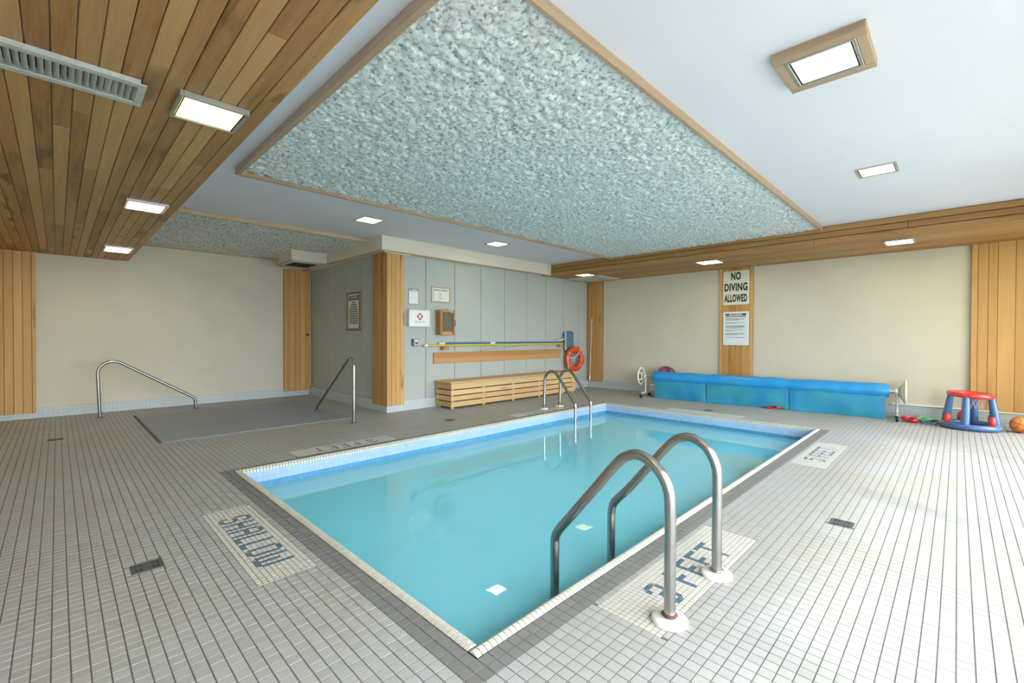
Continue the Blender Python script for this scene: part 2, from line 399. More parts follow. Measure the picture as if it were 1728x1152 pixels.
def schlick(nt, f0, normal=None, top=.98):
    N = nt.nodes; L = nt.links
    lw = N.new('ShaderNodeLayerWeight'); lw.inputs['Blend'].default_value = .5
    if normal is not None: L.new(normal, lw.inputs['Normal'])
    p = N.new('ShaderNodeMath'); p.operation = 'POWER'; p.inputs[1].default_value = 5; L.new(lw.outputs['Facing'], p.inputs[0])
    a = N.new('ShaderNodeMath'); a.operation = 'MULTIPLY_ADD'; a.inputs[1].default_value = top-f0; a.inputs[2].default_value = f0; L.new(p.outputs[0], a.inputs[0])
    return a.outputs[0]
# water: clear surface with a mirror-like Fresnel layer over milky turquoise water
mt = bpy.data.materials.new('pool_water'); mt.use_nodes = True; nt = mt.node_tree; N = nt.nodes; L = nt.links; N.clear()
out = N.new('ShaderNodeOutputMaterial')
gl = N.new('ShaderNodeBsdfGlossy'); gl.inputs['Roughness'].default_value = .0; gl.inputs['Color'].default_value = (1, 1, 1, 1)
tr = N.new('ShaderNodeBsdfTransparent'); tr.inputs['Color'].default_value = (.55, .93, .96, 1)
df = N.new('ShaderNodeBsdfDiffuse'); df.inputs['Color'].default_value = (.31, .80, .91, 1)
m1 = N.new('ShaderNodeMixShader'); m1.inputs[0].default_value = .58; L.new(tr.outputs[0], m1.inputs[1]); L.new(df.outputs[0], m1.inputs[2])
m2 = N.new('ShaderNodeMixShader'); L.new(m1.outputs[0], m2.inputs[1]); L.new(gl.outputs[0], m2.inputs[2])
g = N.new('ShaderNodeNewGeometry'); n1 = N.new('ShaderNodeTexNoise'); n1.inputs['Scale'].default_value = 3.0; n1.inputs['Detail'].default_value = 2
L.new(g.outputs['Position'], n1.inputs['Vector'])
bp = N.new('ShaderNodeBump'); bp.inputs['Strength'].default_value = .16; bp.inputs['Distance'].default_value = .006
L.new(n1.outputs['Fac'], bp.inputs['Height'])
L.new(bp.outputs['Normal'], gl.inputs['Normal']); L.new(schlick(nt, .02, bp.outputs['Normal']), m2.inputs[0])
L.new(m2.outputs[0], out.inputs['Surface']); M['water'] = mt

# clear window glass (lets sky and sun through)
mt = bpy.data.materials.new('window_glass'); mt.use_nodes = True; nt = mt.node_tree; N = nt.nodes; L = nt.links; N.clear()
out = N.new('ShaderNodeOutputMaterial')
gl = N.new('ShaderNodeBsdfGlossy'); gl.inputs['Roughness'].default_value = .01; tr = N.new('ShaderNodeBsdfTransparent')
m2 = N.new('ShaderNodeMixShader'); L.new(schlick(nt, .03), m2.inputs[0]); L.new(tr.outputs[0], m2.inputs[1]); L.new(gl.outputs[0], m2.inputs[2]); L.new(m2.outputs[0], out.inputs['Surface'])
M['glass'] = mt

# cover sheet: bubble cover, milky blue
def cover_mat(name, c1, c2):
    mt, nt, b = newmat(name); N = nt.nodes; L = nt.links
    g = N.new('ShaderNodeNewGeometry'); n = N.new('ShaderNodeTexNoise'); n.inputs['Scale'].default_value = 2.2; n.inputs['Detail'].default_value = 3
    L.new(g.outputs['Position'], n.inputs['Vector'])
    mr = N.new('ShaderNodeMapRange'); mr.inputs['From Min'].default_value = .4; mr.inputs['From Max'].default_value = .65; L.new(n.outputs['Fac'], mr.inputs['Value'])
    mx = N.new('ShaderNodeMix'); mx.data_type = 'RGBA'; mx.inputs['A'].default_value = lin(c1); mx.inputs['B'].default_value = lin(c2)
    L.new(mr.outputs[0], mx.inputs['Factor']); L.new(mx.outputs['Result'], b.inputs['Base Color'])
    b.inputs['Roughness'].default_value = .35; v = N.new('ShaderNodeTexVoronoi'); v.inputs['Scale'].default_value = 70; L.new(g.outputs['Position'], v.inputs['Vector'])
    bp = N.new('ShaderNodeBump'); bp.inputs['Strength'].default_value = .2; bp.inputs['Distance'].default_value = .003
    L.new(v.outputs['Distance'], bp.inputs['Height']); L.new(bp.outputs['Normal'], b.inputs['Normal']); return mt
M['cover_roll'] = cover_mat('cover_roll', '#1f8fce', '#3192c6')
M['cover_sheet'] = cover_mat('cover_sheet', '#2a88b4', '#3d9aa4')

mt, nt, b = newmat('beach_ball_pattern'); N = nt.nodes; L = nt.links
tc = N.new('ShaderNodeTexCoord'); v = N.new('ShaderNodeTexVoronoi'); v.inputs['Scale'].default_value = 9; L.new(tc.outputs['Object'], v.inputs['Vector'])
cr = N.new('ShaderNodeValToRGB'); e = cr.color_ramp.elements; e[0].color = lin('#37344f'); e[1].color = lin('#a24a80'); e[0].position = .45; e[1].position = .75
L.new(v.outputs['Color'], cr.inputs['Fac']); L.new(cr.outputs['Color'], b.inputs['Base Color']); b.inputs['Roughness'].default_value = .3; M['beach'] = mt

# ------------------------------------------------------------------ floor with its tiles
JW = .0036
HOLES = [(PX0, PX1, PY0, PY1)]
SIGNS = [  # x0,x1,y0,y1,text,facing,kind
    (0.680, 0.968, 2.41, 3.63, 'SHALLOW', 'W', 'near'),
    (1.715, 2.955, 0.845, 1.150, '3 FEET', 'S', 'near'),
    (1.70, 2.83, 4.705, 4.985, '3 FEET', 'N', 'far'),
    (5.02, 6.25, 0.860, 1.150, '5 FEET', 'S', 'far'),
    (4.90, 6.10, 4.705, 4.930, '5 FEET', 'N', 'far'),
    (7.20, 7.46, 2.30, 3.50, 'DEEP', 'E', 'far'),
]
TUB = (0.83, 3.12, 6.40, 8.83)
DRAINS = [(0.327, 3.033), (3.62, 0.53), (-0.02, 7.47), (4.02, 5.24), (7.62, 2.94)]
for s in SIGNS: HOLES.append(s[:4])
HOLES.append(TUB)
for x, y in DRAINS: HOLES.append((x-.066, x+.066, y-.062, y+.062))
TILES = []
x0f, x1f, y0f, y1f = XW, XE, YS, YN
ix0 = math.floor((x0f-PX0)/TP); ix1 = math.ceil((x1f-PX0)/TP); iy0 = math.floor((y0f-PY0)/TP); iy1 = math.ceil((y1f-PY0)/TP)
for i in range(ix0, ix1):
    for j in range(iy0, iy1):
        a, b_, c, d = PX0+i*TP, PX0+(i+1)*TP, PY0+j*TP, PY0+(j+1)*TP
        a = max(a, x0f); b_ = min(b_, x1f); c = max(c, y0f); d = min(d, y1f)
        if a > XA+.02 and c > YM+.02: continue
        if b_ < -1.0 and False: continue
        ok = True
        for h in HOLES:
            if a < h[1] and b_ > h[0] and c < h[3] and d > h[2]:
                ov = [(b_-h[0], 0), (h[1]-a, 1), (d-h[2], 2), (h[3]-c, 3)]; mv, k = min(ov)
                if k == 0: b_ = h[0]
                elif k == 1: a = h[1]
                elif k == 2: d = h[2]
                else: c = h[3]
                if b_-a < .008 or d-c < .008: ok = False; break
        if not ok: continue
        if b_-a < .008 or d-c < .008: continue
        cx, cy = (a+b_)/2, (c+d)/2
        dark = (PX0-2*TP < cx < PX1+.02 and PY0-2*TP < cy < PY1+2*TP)
        TILES.append((a, b_, c, d, 1 if dark else 0))
T = np.array(TILES)
pj = [project(((t[0]+t[1])/2, (t[2]+t[3])/2, 0)) for t in TILES]
inview = np.array([p is not None and 0 < p[0] < 1728 and 0 < p[1] < 1152 for p in pj])
dist = np.hypot((T[:, 0]+T[:, 1])/2, (T[:, 2]+T[:, 3])/2)
order = np.argsort(np.where(inview, dist, 99)); near = set(order[:300].tolist())
fl_mb = MB()
def plate(mb, x0, x1, y0, y1, z, mi=0): mb.add([(x0, y0, z), (x1, y0, z), (x1, y1, z), (x0, y1, z)], [(0, 1, 2, 3)], mi)
ZG0 = -.0022
def slab(x0, x1, y0, y1): fl_mb.box(x0, x1, y0, y1, -.12, ZG0)
slab(x0f-.1, PX0, y0f-.1, y1f+.1); slab(PX1, x1f+.1, y0f-.1, y1f+.1); slab(PX0, PX1, y0f-.1, PY0); slab(PX0, PX1, PY1, y1f+.1)
floor = structure(fl_mb.obj('floor', M['grout']))
def tile_geo(a, b_, c, d, z=0., h=.004, jit=0.):
    q = JW/2; s = .0007
    x0, x1, y0, y1 = a+q, b_-q, c+q, d-q
    V = [(x0, y0, z-h), (x1, y0, z-h), (x1, y1, z-h), (x0, y1, z-h), (x0+s, y0+s, z), (x1-s, y0+s, z), (x1-s, y1-s, z), (x0+s, y1-s, z)]
    return V, [(4, 5, 6, 7), (0, 1, 5, 4), (1, 2, 6, 5), (2, 3, 7, 6), (3, 0, 4, 7)]
def bulk(rects, name, mats, parent, h=.004, matidx=None, z=0.):
    R = np.array(rects, float)[:, :4]; n = len(R); q = JW/2; s = .0007
    x0, x1, y0, y1 = R[:, 0]+q, R[:, 1]-q, R[:, 2]+q, R[:, 3]-q
    zz = z+rng.uniform(-.0004, .0004, n)
    V = np.empty((n, 8, 3))
    V[:, [0, 3], 0] = x0[:, None]; V[:, [1, 2], 0] = x1[:, None]; V[:, [0, 1], 1] = y0[:, None]; V[:, [2, 3], 1] = y1[:, None]; V[:, :4, 2] = z-h
    V[:, [4, 7], 0] = (x0+s)[:, None]; V[:, [5, 6], 0] = (x1-s)[:, None]; V[:, [4, 5], 1] = (y0+s)[:, None]; V[:, [6, 7], 1] = (y1-s)[:, None]; V[:, 4:, 2] = zz[:, None]
    F = np.array([(4, 5, 6, 7), (0, 1, 5, 4), (1, 2, 6, 5), (2, 3, 7, 6), (3, 0, 4, 7)])
    FF = (F[None]+(np.arange(n)*8)[:, None, None]).reshape(-1, 4)
    me = bpy.data.meshes.new(name); me.vertices.add(n*8); me.vertices.foreach_set('co', V.ravel())
    me.loops.add(len(FF)*4); me.loops.foreach_set('vertex_index', FF.ravel().astype('i'))
    me.polygons.add(len(FF)); me.polygons.foreach_set('loop_start', np.arange(len(FF), dtype='i')*4)
    me.polygons.foreach_set('use_smooth', np.zeros(len(FF), bool))
    for mt in mats: me.materials.append(mt)
    if matidx is not None: me.polygons.foreach_set('material_index', np.repeat(np.array(matidx, 'i'), 5))
    me.update(calc_edges=True); o = link(name, me, parent); return o
rest = [i for i in range(len(TILES)) if i not in near]
o = bulk([TILES[i] for i in rest], 'tile_field', [M['tile'], M['tile_dark']], floor, matidx=[TILES[i][4] for i in rest]); o['kind'] = 'stuff'
full = {}
for i in near:
    a, b_, c, d, dk = TILES[i]; key = (round(b_-a, 4), round(d-c, 4), dk)
    if key not in full:
        hx, hy = (b_-a)/2, (d-c)/2; V, F = tile_geo(-hx, hx, -hy, hy); mb = MB(); mb.add(V, F); full[key] = mb.mesh('tile', M['tile_dark' if dk else 'tile'])
    link('tile', full[key], floor, ((a+b_)/2, (c+d)/2, random.uniform(-.0004, .0004)))

# ------------------------------------------------------------------ mosaic depth markers
G = {  # 7-row glyphs: # full tile; a b c d = half tile filled at lower right, lower left, upper right, upper left
 'S': ['a##b', '#..#', '#...', 'c##b', '...#', '#..#', 'c##d'],
 'H': ['#..#', '#..#', '#..#', '####', '#..#', '#..#', '#..#'],
 'A': ['a##b', '#..#', '#..#', '####', '#..#', '#..#', '#..#'],
 'L': ['#..', '#..', '#..', '#..', '#..', '#..', '###'],
 'O': ['a##b', '#..#', '#..#', '#..#', '#..#', '#..#', 'c##d'],
 'W': ['#...#', '#...#', '#.#.#', '#.#.#', '#.#.#', '#.#.#', 'c###d'],
 '3': ['a##b', '#..#', '...#', '.##.', '...#', '#..#', 'c##d'],
 '5': ['####', '#...', '###b', '...#', '...#', '#..#', 'c##d'],
 'F': ['####', '#...', '#...', '###.', '#...', '#...', '#...'],
 'E': ['####', '#...', '#...', '###.', '#...', '#...', '####'],
 'T': ['#####', '..#..', '..#..', '..#..', '..#..', '..#..', '..#..'],
 'D': ['###b', '#..#', '#..#', '#..#', '#..#', '#..#', '###d'],
 'P': ['###b', '#..#', '#..#', '###d', '#...', '#...', '#...'],
 ' ': ['...']*7}
SLAB = {'SHALLOW': 'blue-lettered cream mosaic reading SHALLOW inlaid at the near left pool end',
 '3 FEETS': 'cream mosaic reading 3 FEET around the plates of the near pool ladder',
 '3 FEETN': 'cream mosaic reading 3 FEET along the far long side near the tub mat',
 '5 FEETS': 'pale sunlit mosaic reading 5 FEET right of the pool near its far corner',
 '5 FEETN': 'worn mosaic depth marker in front of the far pool ladder',
 'DEEPE': 'faint pale mosaic marker behind the far end of the pool'}
for (x0, x1, y0, y1, txt, face, kind) in SIGNS:
    u_len, v_len = (y1-y0, x1-x0) if face in 'WE' else (x1-x0, y1-y0)
    nu = round(u_len/(TP/2)); nv = round(v_len/(TP/2)); cu, cv = u_len/nu, v_len/nv
    gap = 1; cells = []
    cur = 0; cols = []
    for ch in txt:
        g_ = G[ch]; w = len(g_[0]) if ch != ' ' else 2
        for k in range(w): cols.append([g_[r][k] if ch != ' ' else '.' for r in range(7)])
        for k in range(gap): cols.append(['.']*7)
    cols = cols[:-gap]; W = len(cols)
    st = (nu-W)//2; sv = (nv-7)//2
    field, letters, halves = [], [], []
    for iu in range(nu):
        for iv in range(nv):
            r = nv-1-sv-iv - ((nv-7)-2*sv); k = iu-st
            gc = cols[k][r] if (0 <= k < W and 0 <= r < 7) else '.'; on_ = gc == '#'
            # u runs in reading direction, v points up (towards the pool)
            ua, ub, va, vb = iu*cu, (iu+1)*cu, iv*cv, (iv+1)*cv
            if face == 'S': rect = (x0+ua, x0+ub, y0+va, y0+vb)
            elif face == 'N': rect = (x1-ub, x1-ua, y1-vb, y1-va)
            elif face == 'W': rect = (x0+va, x0+vb, y1-ub, y1-ua)
            else: rect = (x1-vb, x1-va, y0+ua, y0+ub)
            (letters if on_ else field).append(rect)
            if gc in 'abcd':
                du, dv = {'a': (1, 0), 'b': (0, 0), 'c': (1, 1), 'd': (0, 1)}[gc]   # filled corner in (u, v)
                cs = [(du, dv), (1-du, dv), (du, 1-dv)]; e_ = .0018; pts3 = []
                for (cu_, cv_) in cs:
                    u_ = ua+e_+(cu-2*e_)*cu_; v_ = va+e_+(cv-2*e_)*cv_
                    pts3.append({'S': (x0+u_, y0+v_), 'N': (x1-u_, y1-v_), 'W': (x0+v_, y1-u_), 'E': (x1-v_, y0+u_)}[face])
                halves.append(pts3)
    t = thing('depth_marker', SLAB[txt if txt == 'SHALLOW' else txt+face], 'mosaic sign', ((x0+x1)/2, (y0+y1)/2, 0), 'mosaic depth markers around the pool')
    JW = .0030
    for nm, rs, mk in (('mosaic_field', field, 'mos_cream'), ('mosaic_letters', letters, 'mos_blue')):
        if kind == 'far' and face in 'EN' and nm == 'mosaic_letters' and txt in ('DEEP',): mk = 'mos_cream'
        o = bulk(rs, nm, [M[mk]], None, h=.003); o['kind'] = 'stuff'; under(o, t)
        if nm == 'mosaic_letters': o['label'] = 'slate blue letter tiles'
    if halves:
        mb = MB()
        for q3 in halves:
            ar = (q3[1][0]-q3[0][0])*(q3[2][1]-q3[0][1])-(q3[1][1]-q3[0][1])*(q3[2][0]-q3[0][0])
            if ar < 0: q3 = q3[::-1]
            mb.add([(x, y, z) for z in (0, .0007) for x, y in q3], [(3, 4, 5), (0, 1, 4, 3), (1, 2, 5, 4), (2, 0, 3, 5)])
        o = P(mb, 'mosaic_corners', M['mos_blue'], t); o['kind'] = 'stuff'; o['label'] = 'slate blue half tiles rounding the letters'
    JW = .0036

# ------------------------------------------------------------------ pool
pool = thing('swimming_pool', 'rectangular indoor swimming pool with turquoise water and white tiled rim', 'pool', ((PX0+PX1)/2, (PY0+PY1)/2, 0))
CW = .055; ZCOP = .004
bx0, bx1, by0, by1 = PX0+CW, PX1-CW, PY0+CW, PY1-CW
mb = MB()
# waterline band: four thin slabs, pale above / deep below
for (a, b_, c, d) in ((bx0-.03, bx0, by0-.03, by1+.03), (bx1, bx1+.03, by0-.03, by1+.03), (bx0, bx1, by0-.03, by0), (bx0, bx1, by1, by1+.03)):
    mb.box(a, b_, c, d, -.125, -.028, 0); mb.box(a, b_, c, d, -.30, -.125, 1)
P(mb, 'waterline_band', [M['band_blue'], M['band_deep']], pool)
mb = MB(); D0, D1 = -1.0, -1.35
mb.add([(bx0, by0, D0), (bx1, by0, D1), (bx1, by1, D1), (bx0, by1, D0)], [(0, 1, 2, 3)])
o_ = .03
mb.add([(bx0, by0, -.30), (bx0, by1, -.30), (bx0, by1, D0), (bx0, by0, D0)], [(0, 1, 2, 3)])
mb.add([(bx1, by0, -.30), (bx1, by1, -.30), (bx1, by1, D1), (bx1, by0, D1)], [(3, 2, 1, 0)])
mb.add([(bx0, by0, -.30), (bx1, by0, -.30), (bx1, by0, D1), (bx0, by0, D0)], [(3, 2, 1, 0)])
mb.add([(bx0, by1, -.30), (bx1, by1, -.30), (bx1, by1, D1), (bx0, by1, D0)], [(0, 1, 2, 3)])
P(mb, 'basin', M['plaster'], pool)
mb = MB(); plate(mb, bx0, bx1, by0, by1, WATER); wt = P(mb, 'water', M['water'], pool)
for (x, y) in ((5.1, 2.35), (5.55, 2.62)):
    zf = D0+(D1-D0)*(x-bx0)/(bx1-bx0); P(MB().lathe([(0, .02), (.09, .02), (.11, .004), (.11, 0)], (x, y, zf), 24), 'main_drain', M['drain'], pool)
# coping tiles: rounded nosing pieces
def coping_mesh(L_):
    prof = [(0, -.004), (0, .002), (.005, .006), (.018, .0125), (.032, .0135), (.044, .008), (.052, -.003), (.055, -.030), (.045, -.030)]
    q = .0023; mb = MB(); n = len(prof)
    V = [(-L_/2+q, w, h) for w, h in prof]+[(L_/2-q, w, h) for w, h in prof]
    F = [(i, n+i, n+i+1, i+1) for i in range(n-1)]+[tuple(range(n)), tuple(range(2*n-1, n-1, -1))]
    mb.add(V, F); return mb
CPITCH = .0277
def coping_run(p0, p1, rot):   # local x along the run, local y towards the water
    L_ = (Vector(p1)-Vector(p0)).length; n = round(L_/CPITCH); pt = L_/n
    return [(Vector(p0).lerp(Vector(p1), (i+.5)/n), rot, pt) for i in range(n)]
runs = coping_run((PX0, PY0), (PX1, PY0), 0)+coping_run((PX1, PY1), (PX0, PY1), math.pi)+coping_run((PX0, PY1-CW), (PX0, PY0+CW), -math.pi/2)+coping_run((PX1, PY0+CW), (PX1, PY1-CW), math.pi/2)
def cd(r): 
    pr = project((r[0].x, r[0].y, 0)); return (r[0].x**2+r[0].y**2)**.5 + (0 if pr and 0 < pr[0] < 1728 and pr[1] < 1152 else 50)
runs.sort(key=cd)
cm = {}
pl_ = Vector(pool.location)
for r in runs[:300]:
    k = (round(r[2], 5))
    if k not in cm: cm[k] = coping_mesh(r[2]).mesh('coping_tile', M['coping_tile'])
    o = link('coping_tile', cm[k], pool, (r[0].x-pl_.x, r[0].y-pl_.y, random.uniform(-.0003, .0003))); o.rotation_euler.z = r[1]
mb = MB()
for r in runs[300:]:
    s = coping_mesh(r[2]); c_, s_ = math.cos(r[1]), math.sin(r[1])
    mb.add([(r[0].x+x*c_-y*s_, r[0].y+x*s_+y*c_, z) for x, y, z in s.v], s.f)
o = P(mb, 'coping', M['coping_tile'], pool); o['kind'] = 'stuff'
mb = MB()  # mortar bed under the nosing
for (a, b_, c, d) in ((PX0, PX0+CW-.004, PY0, PY1), (PX1-CW+.004, PX1, PY0, PY1), (PX0, PX1, PY0, PY0+CW-.004), (PX0, PX1, PY1-CW+.004, PY1)):
    mb.box(a, b_, c, d, -.06, .0015)
P(mb, 'mortar_bed', M['grout'], pool)

# ------------------------------------------------------------------ walls
def wall_box(name, x0, x1, y0, y1, z0, z1, mat): return structure(MB().box(x0, x1, y0, y1, z0, z1).obj(name, M[mat]))
wall_box('wall_north', XW-.1, XA+.02, YN, YN+.12, -.1, 2.95, 'beige')
wall_box('wall_east', XE, XE+.12, YS-.1, YM+.1, -.1, 2.95, 'beige')
wall_box('wall_west', XW-.12, XW, YS-.1, YN+.1, -.1, 2.95, 'beige')
w = wall_box('wall_bench', XA, XE+.1, YM, YM+.12, -.1, 2.95, 'grey_gap')
bx = [3.99, 4.421, 5.044, 5.669, 6.299, 6.943, 7.56, 8.19, 8.76, XE]
for a, b_ in zip(bx, bx[1:]): P(MB().cbox(a+.004, b_-.004, YM-.014, YM+.002, .17, ZG+.05, .004), 'panel', M['grey_panel'], w)
w = wall_box('wall_alcove', XA, XA+.12, YM+.05, YN+.1, -.1, 2.95, 'grey_gap')
by = [6.882, 7.293, 7.924, 8.552, 9.162, YN]
for a, b_ in zip(by, by[1:]): P(MB().cbox(XA-.014, XA+.002, a+.004, b_-.004, .17, ZG+.05, .004), 'panel', M['grey_panel'], w)
# window wall
w = MB(); edges = [XW-.1]+[e for ab in WINS for e in ab]+[XE+.1]
for a, b_ in zip(edges[::2], edges[1::2]): w.box(a, b_, YS-.18, YS, -.1, 2.95)
for a, b_ in WINS: w.box(a, b_, YS-.18, YS, 2.36, 2.95); w.box(a, b_, YS-.18, YS, -.1, .04)
structure(w.obj('wall_south', M['beige']))
for i, (a, b_) in enumerate(WINS):
    t = structure(empty('window_%d' % (i+1), ((a+b_)/2, YS-.09, .04)))
    mb = MB(); fw = .05
    mb.cbox(a, a+fw, YS-.13, YS-.05, .04, 2.36); mb.cbox(b_-fw, b_, YS-.13, YS-.05, .04, 2.36)
    mb.cbox(a+fw, b_-fw, YS-.13, YS-.05, .04, .09); mb.cbox(a+fw, b_-fw, YS-.13, YS-.05, 2.30, 2.36)
    mid = (a+b_)/2; mb.cbox(mid-.03, mid+.03, YS-.125, YS-.055, .09, 2.30)
    P(mb, 'window_frame', M['white_enamel'], t)
    for p, q in ((a+fw, mid-.03), (mid+.03, b_-fw)): P(MB().box(p, q, YS-.094, YS-.088, .09, 2.30), 'pane', M['glass'], t)
# paved terrace outside the windows
structure(MB().box(-14, 22, -26, YS-.19, -.3, -.06).obj('trim_20', simple('terrace_paving', '#8f948c', .85, noise=.15, nscale=1)))

structure(MB().box(6.45, 6.68, -5.6, YS-.19, -.06, 6.2).obj('wall_sun_blocker', M['beige']))  # unseen wing wall, added to keep direct sun off the last window
# skirtings
def skirt(name, x0, x1, y0, y1, z1, mat='base_grid'): return structure(MB().cbox(x0, x1, y0, y1, -.003, z1, .004).obj(name, M[mat]))
skirt('baseboard_north', XW, XA, YN-.022, YN, .15)
skirt('baseboard_east', XE-.03, XE, YS, YM, .185)
skirt('baseboard_bench', 3.676, XE, 6.43, YM-.001, .17)
skirt('baseboard_alcove', 3.676, XA-.001, 6.457, YN, .17, 'base_tile')
structure(MB().cbox(XE-.045, XE-.002, YS, .72, .187, .212, .006).obj('trim_12', M['white_plastic']))

# ------------------------------------------------------------------ ceiling
structure(MB().box(XW-.1, XE+.1, YS-.1, YN+.1, ZC, ZC+.12).obj('ceiling', M['ceiling']))

def vnoise(nx, ny, cell, sx, sy):
    gx, gy = int(sx/cell)+4, int(sy/cell)+4; g_ = rng.random((gx, gy))
    X = np.linspace(0, sx/cell, nx); Y = np.linspace(0, sy/cell, ny)
    xi, yi = X.astype(int), Y.astype(int); fx, fy = X-xi, Y-yi; fx = fx*fx*(3-2*fx); fy = fy*fy*(3-2*fy)
    A = g_[np.ix_(xi, yi)]; B = g_[np.ix_(xi+1, yi)]; C_ = g_[np.ix_(xi, yi+1)]; D_ = g_[np.ix_(xi+1, yi+1)]
    return (A*(1-fx)[:, None]+B*fx[:, None])*(1-fy)+(C_*(1-fx)[:, None]+D_*fx[:, None])*fy
def fibre(name, x0, x1, y0, y1, zt, amp, step, parent):
    nx, ny = int((x1-x0)/step), int((y1-y0)/step); sx, sy = x1-x0, y1-y0
    h = .45*vnoise(nx, ny, .085, sx, sy)+.35*vnoise(nx, ny, .042, sx, sy)+.28*vnoise(nx, ny, .021, sx, sy)+.12*rng.random((nx, ny))
    h = np.abs(h-.55)*1.6; h = (.75-h)
    X, Y = np.meshgrid(np.linspace(x0, x1, nx), np.linspace(y0, y1, ny), indexing='ij')
    Z = zt-amp*np.clip(h, 0, 1)*1.3
    V = np.stack([X, Y, Z], -1).reshape(-1, 3); idx = np.arange(nx*ny).reshape(nx, ny)
    F = np.stack([idx[:-1, :-1], idx[:-1, 1:], idx[1:, 1:], idx[1:, :-1]], -1).reshape(-1, 4)
    me = bpy.data.meshes.new(name); me.vertices.add(len(V)); me.vertices.foreach_set('co', V.ravel())
    me.loops.add(len(F)*4); me.loops.foreach_set('vertex_index', F.ravel().astype('i')); me.polygons.add(len(F))
    me.polygons.foreach_set('loop_start', np.arange(len(F), dtype='i')*4); me.polygons.foreach_set('use_smooth', np.ones(len(F), bool))
    me.materials.append(M['fibre']); me.update(calc_edges=True)
    o = link(name, me, parent); o['kind'] = 'stuff'; return o

def plank_run(parent, axis, lo, hi, c0, c1, ca, cb, width, mat, stagger=None, face=None, gap=.003, name='plank', lens=None, widths=None, cham=.003):
    """boards along `axis` from lo..hi, laid side by side over c0..c1 of the second axis; ca..cb is the third axis (thickness)."""
    # axis letters: long axis, side axis, thickness axis
    la, sa, ta = axis; pos = c0; k = 0
    while pos < c1-.004:
        w_ = widths[k % len(widths)] if widths else width
        e = min(pos+w_, c1); cuts = [lo]
        if lens:
            cuts.append(lo+random.uniform(.3, 1)*lens)
            while cuts[-1] < hi-.3: cuts.append(cuts[-1]+random.uniform(.6, 1.15)*lens)
            cuts = [c for c in cuts if c < hi-.3]
        cuts.append(hi)
        for p, q in zip(cuts, cuts[1:]):
            r = {la: (p+.0008, q-.0008), sa: (pos+gap/2, e-gap/2), ta: (ca, cb)}
            P(MB().cbox(*r['x'], *r['y'], *r['z'], cham), name, M[mat+'_'+la], parent)
        pos = e; k += 1

# sprayed fibre trays with timber edging
t = structure(empty('trim_1', (1.2, 4.8, ZC)), 'large sprayed fibre ceiling panel framed by timber battens')
t1 = t
fibre_o = fibre('sprayed_fibre', 1.215, 7.645, 1.40, 4.80, ZC-.004, .034, .0135, None); under(fibre_o, t)
for nm, r, mk in (('batten', (1.178, 1.218, 1.372, 4.822, ZC-.065, ZC), 'trim_y'), ('batten', (1.218, 7.652, 4.795, 4.822, ZC-.065, ZC), 'trim_x'), ('batten', (1.218, 7.652, 1.372, 1.402, ZC-.060, ZC), 'trim_x')):
    P(MB().cbox(*r, .003), nm, M[mk], t)
t = structure(empty('trim_2', (0.85, 6.8, ZC)))
fo = fibre('sprayed_fibre', 0.82, 3.56, 6.83, 9.6, ZC-.006, .038, .02, None); under(fo, t)
P(MB().cbox(.82, 3.55, 6.80, 6.83, ZC-.058, ZC, .003), 'batten', M['trim_x'], t)
P(MB().cbox(.82, 3.0, 9.575, 9.6, ZC-.085, ZC-.055, .003), 'batten', M['trim_x'], t)

# cedar soffit along the left
t = structure(MB().box(XW, .815, YS, YN, ZS+.02, ZC+.01).obj('trim_3', M['ceiling']))
plank_run(t, 'yxz', YS, YN, .82-.0758*42, .82, ZS, ZS+.022, .0758, 'cedar', lens=3.4)
# bulkheads over bench and alcove
t = structure(empty('trim_4', (3.55, 6.37, ZG)))
P(MB().box(3.555, 7.66, 6.365, YM+.05, ZG+.006, ZC), 'bulkhead', M['cream'], t)
P(MB().box(3.555, XA+.05, YM+.05, YN, ZG+.006, ZC), 'bulkhead', M['cream'], t)
P(MB().box(2.93, 3.555, 8.40, 9.10, ZG+.006, ZC-.01), 'duct_box', M['cream'], t)
for r, mk in (((3.545, 7.62, 6.355, 6.375, ZG-.004, ZG+.018), 'trim_x'), ((3.545, 3.565, 6.375, 8.39, ZG-.004, ZG+.018), 'trim_y'), ((3.545, 3.565, 9.11, YN, ZG-.004, ZG+.018), 'trim_y'),
              ((2.92, 3.565, 8.39, 8.41, ZG-.004, ZG+.014), 'trim_x'), ((2.92, 2.94, 8.41, 9.11, ZG-.004, ZG+.014), 'trim_y')):
    P(MB().cbox(*r, .002), 'edge_trim', M[mk], t)
P(MB().cbox(3.62, 4.1, 6.385, 6.44, ZG-.012, ZG+.006, .002), 'cap_strip', M['white_plastic'], t)
# cedar clad beam on the right
t = structure(MB().box(7.66, XE, YS, YM, ZB+.02, ZC).obj('trim_5', M['dark']))
plank_run(t, 'yzx', YS, 6.36, ZB+.001, ZC-.001, 7.64, 7.662, .083, 'beam', lens=3.6, gap=.006, cham=.006)
plank_run(t, 'yxz', YS, YM-.015, 7.665, XE, ZB, ZB+.022, .165, 'beam', lens=4.2, gap=.006, cham=.006)
P(MB().cbox(7.42, 7.66, 6.36, 6.45, ZB-.004, ZB+.016, .002), 'end_board', M['beam_x'], t)

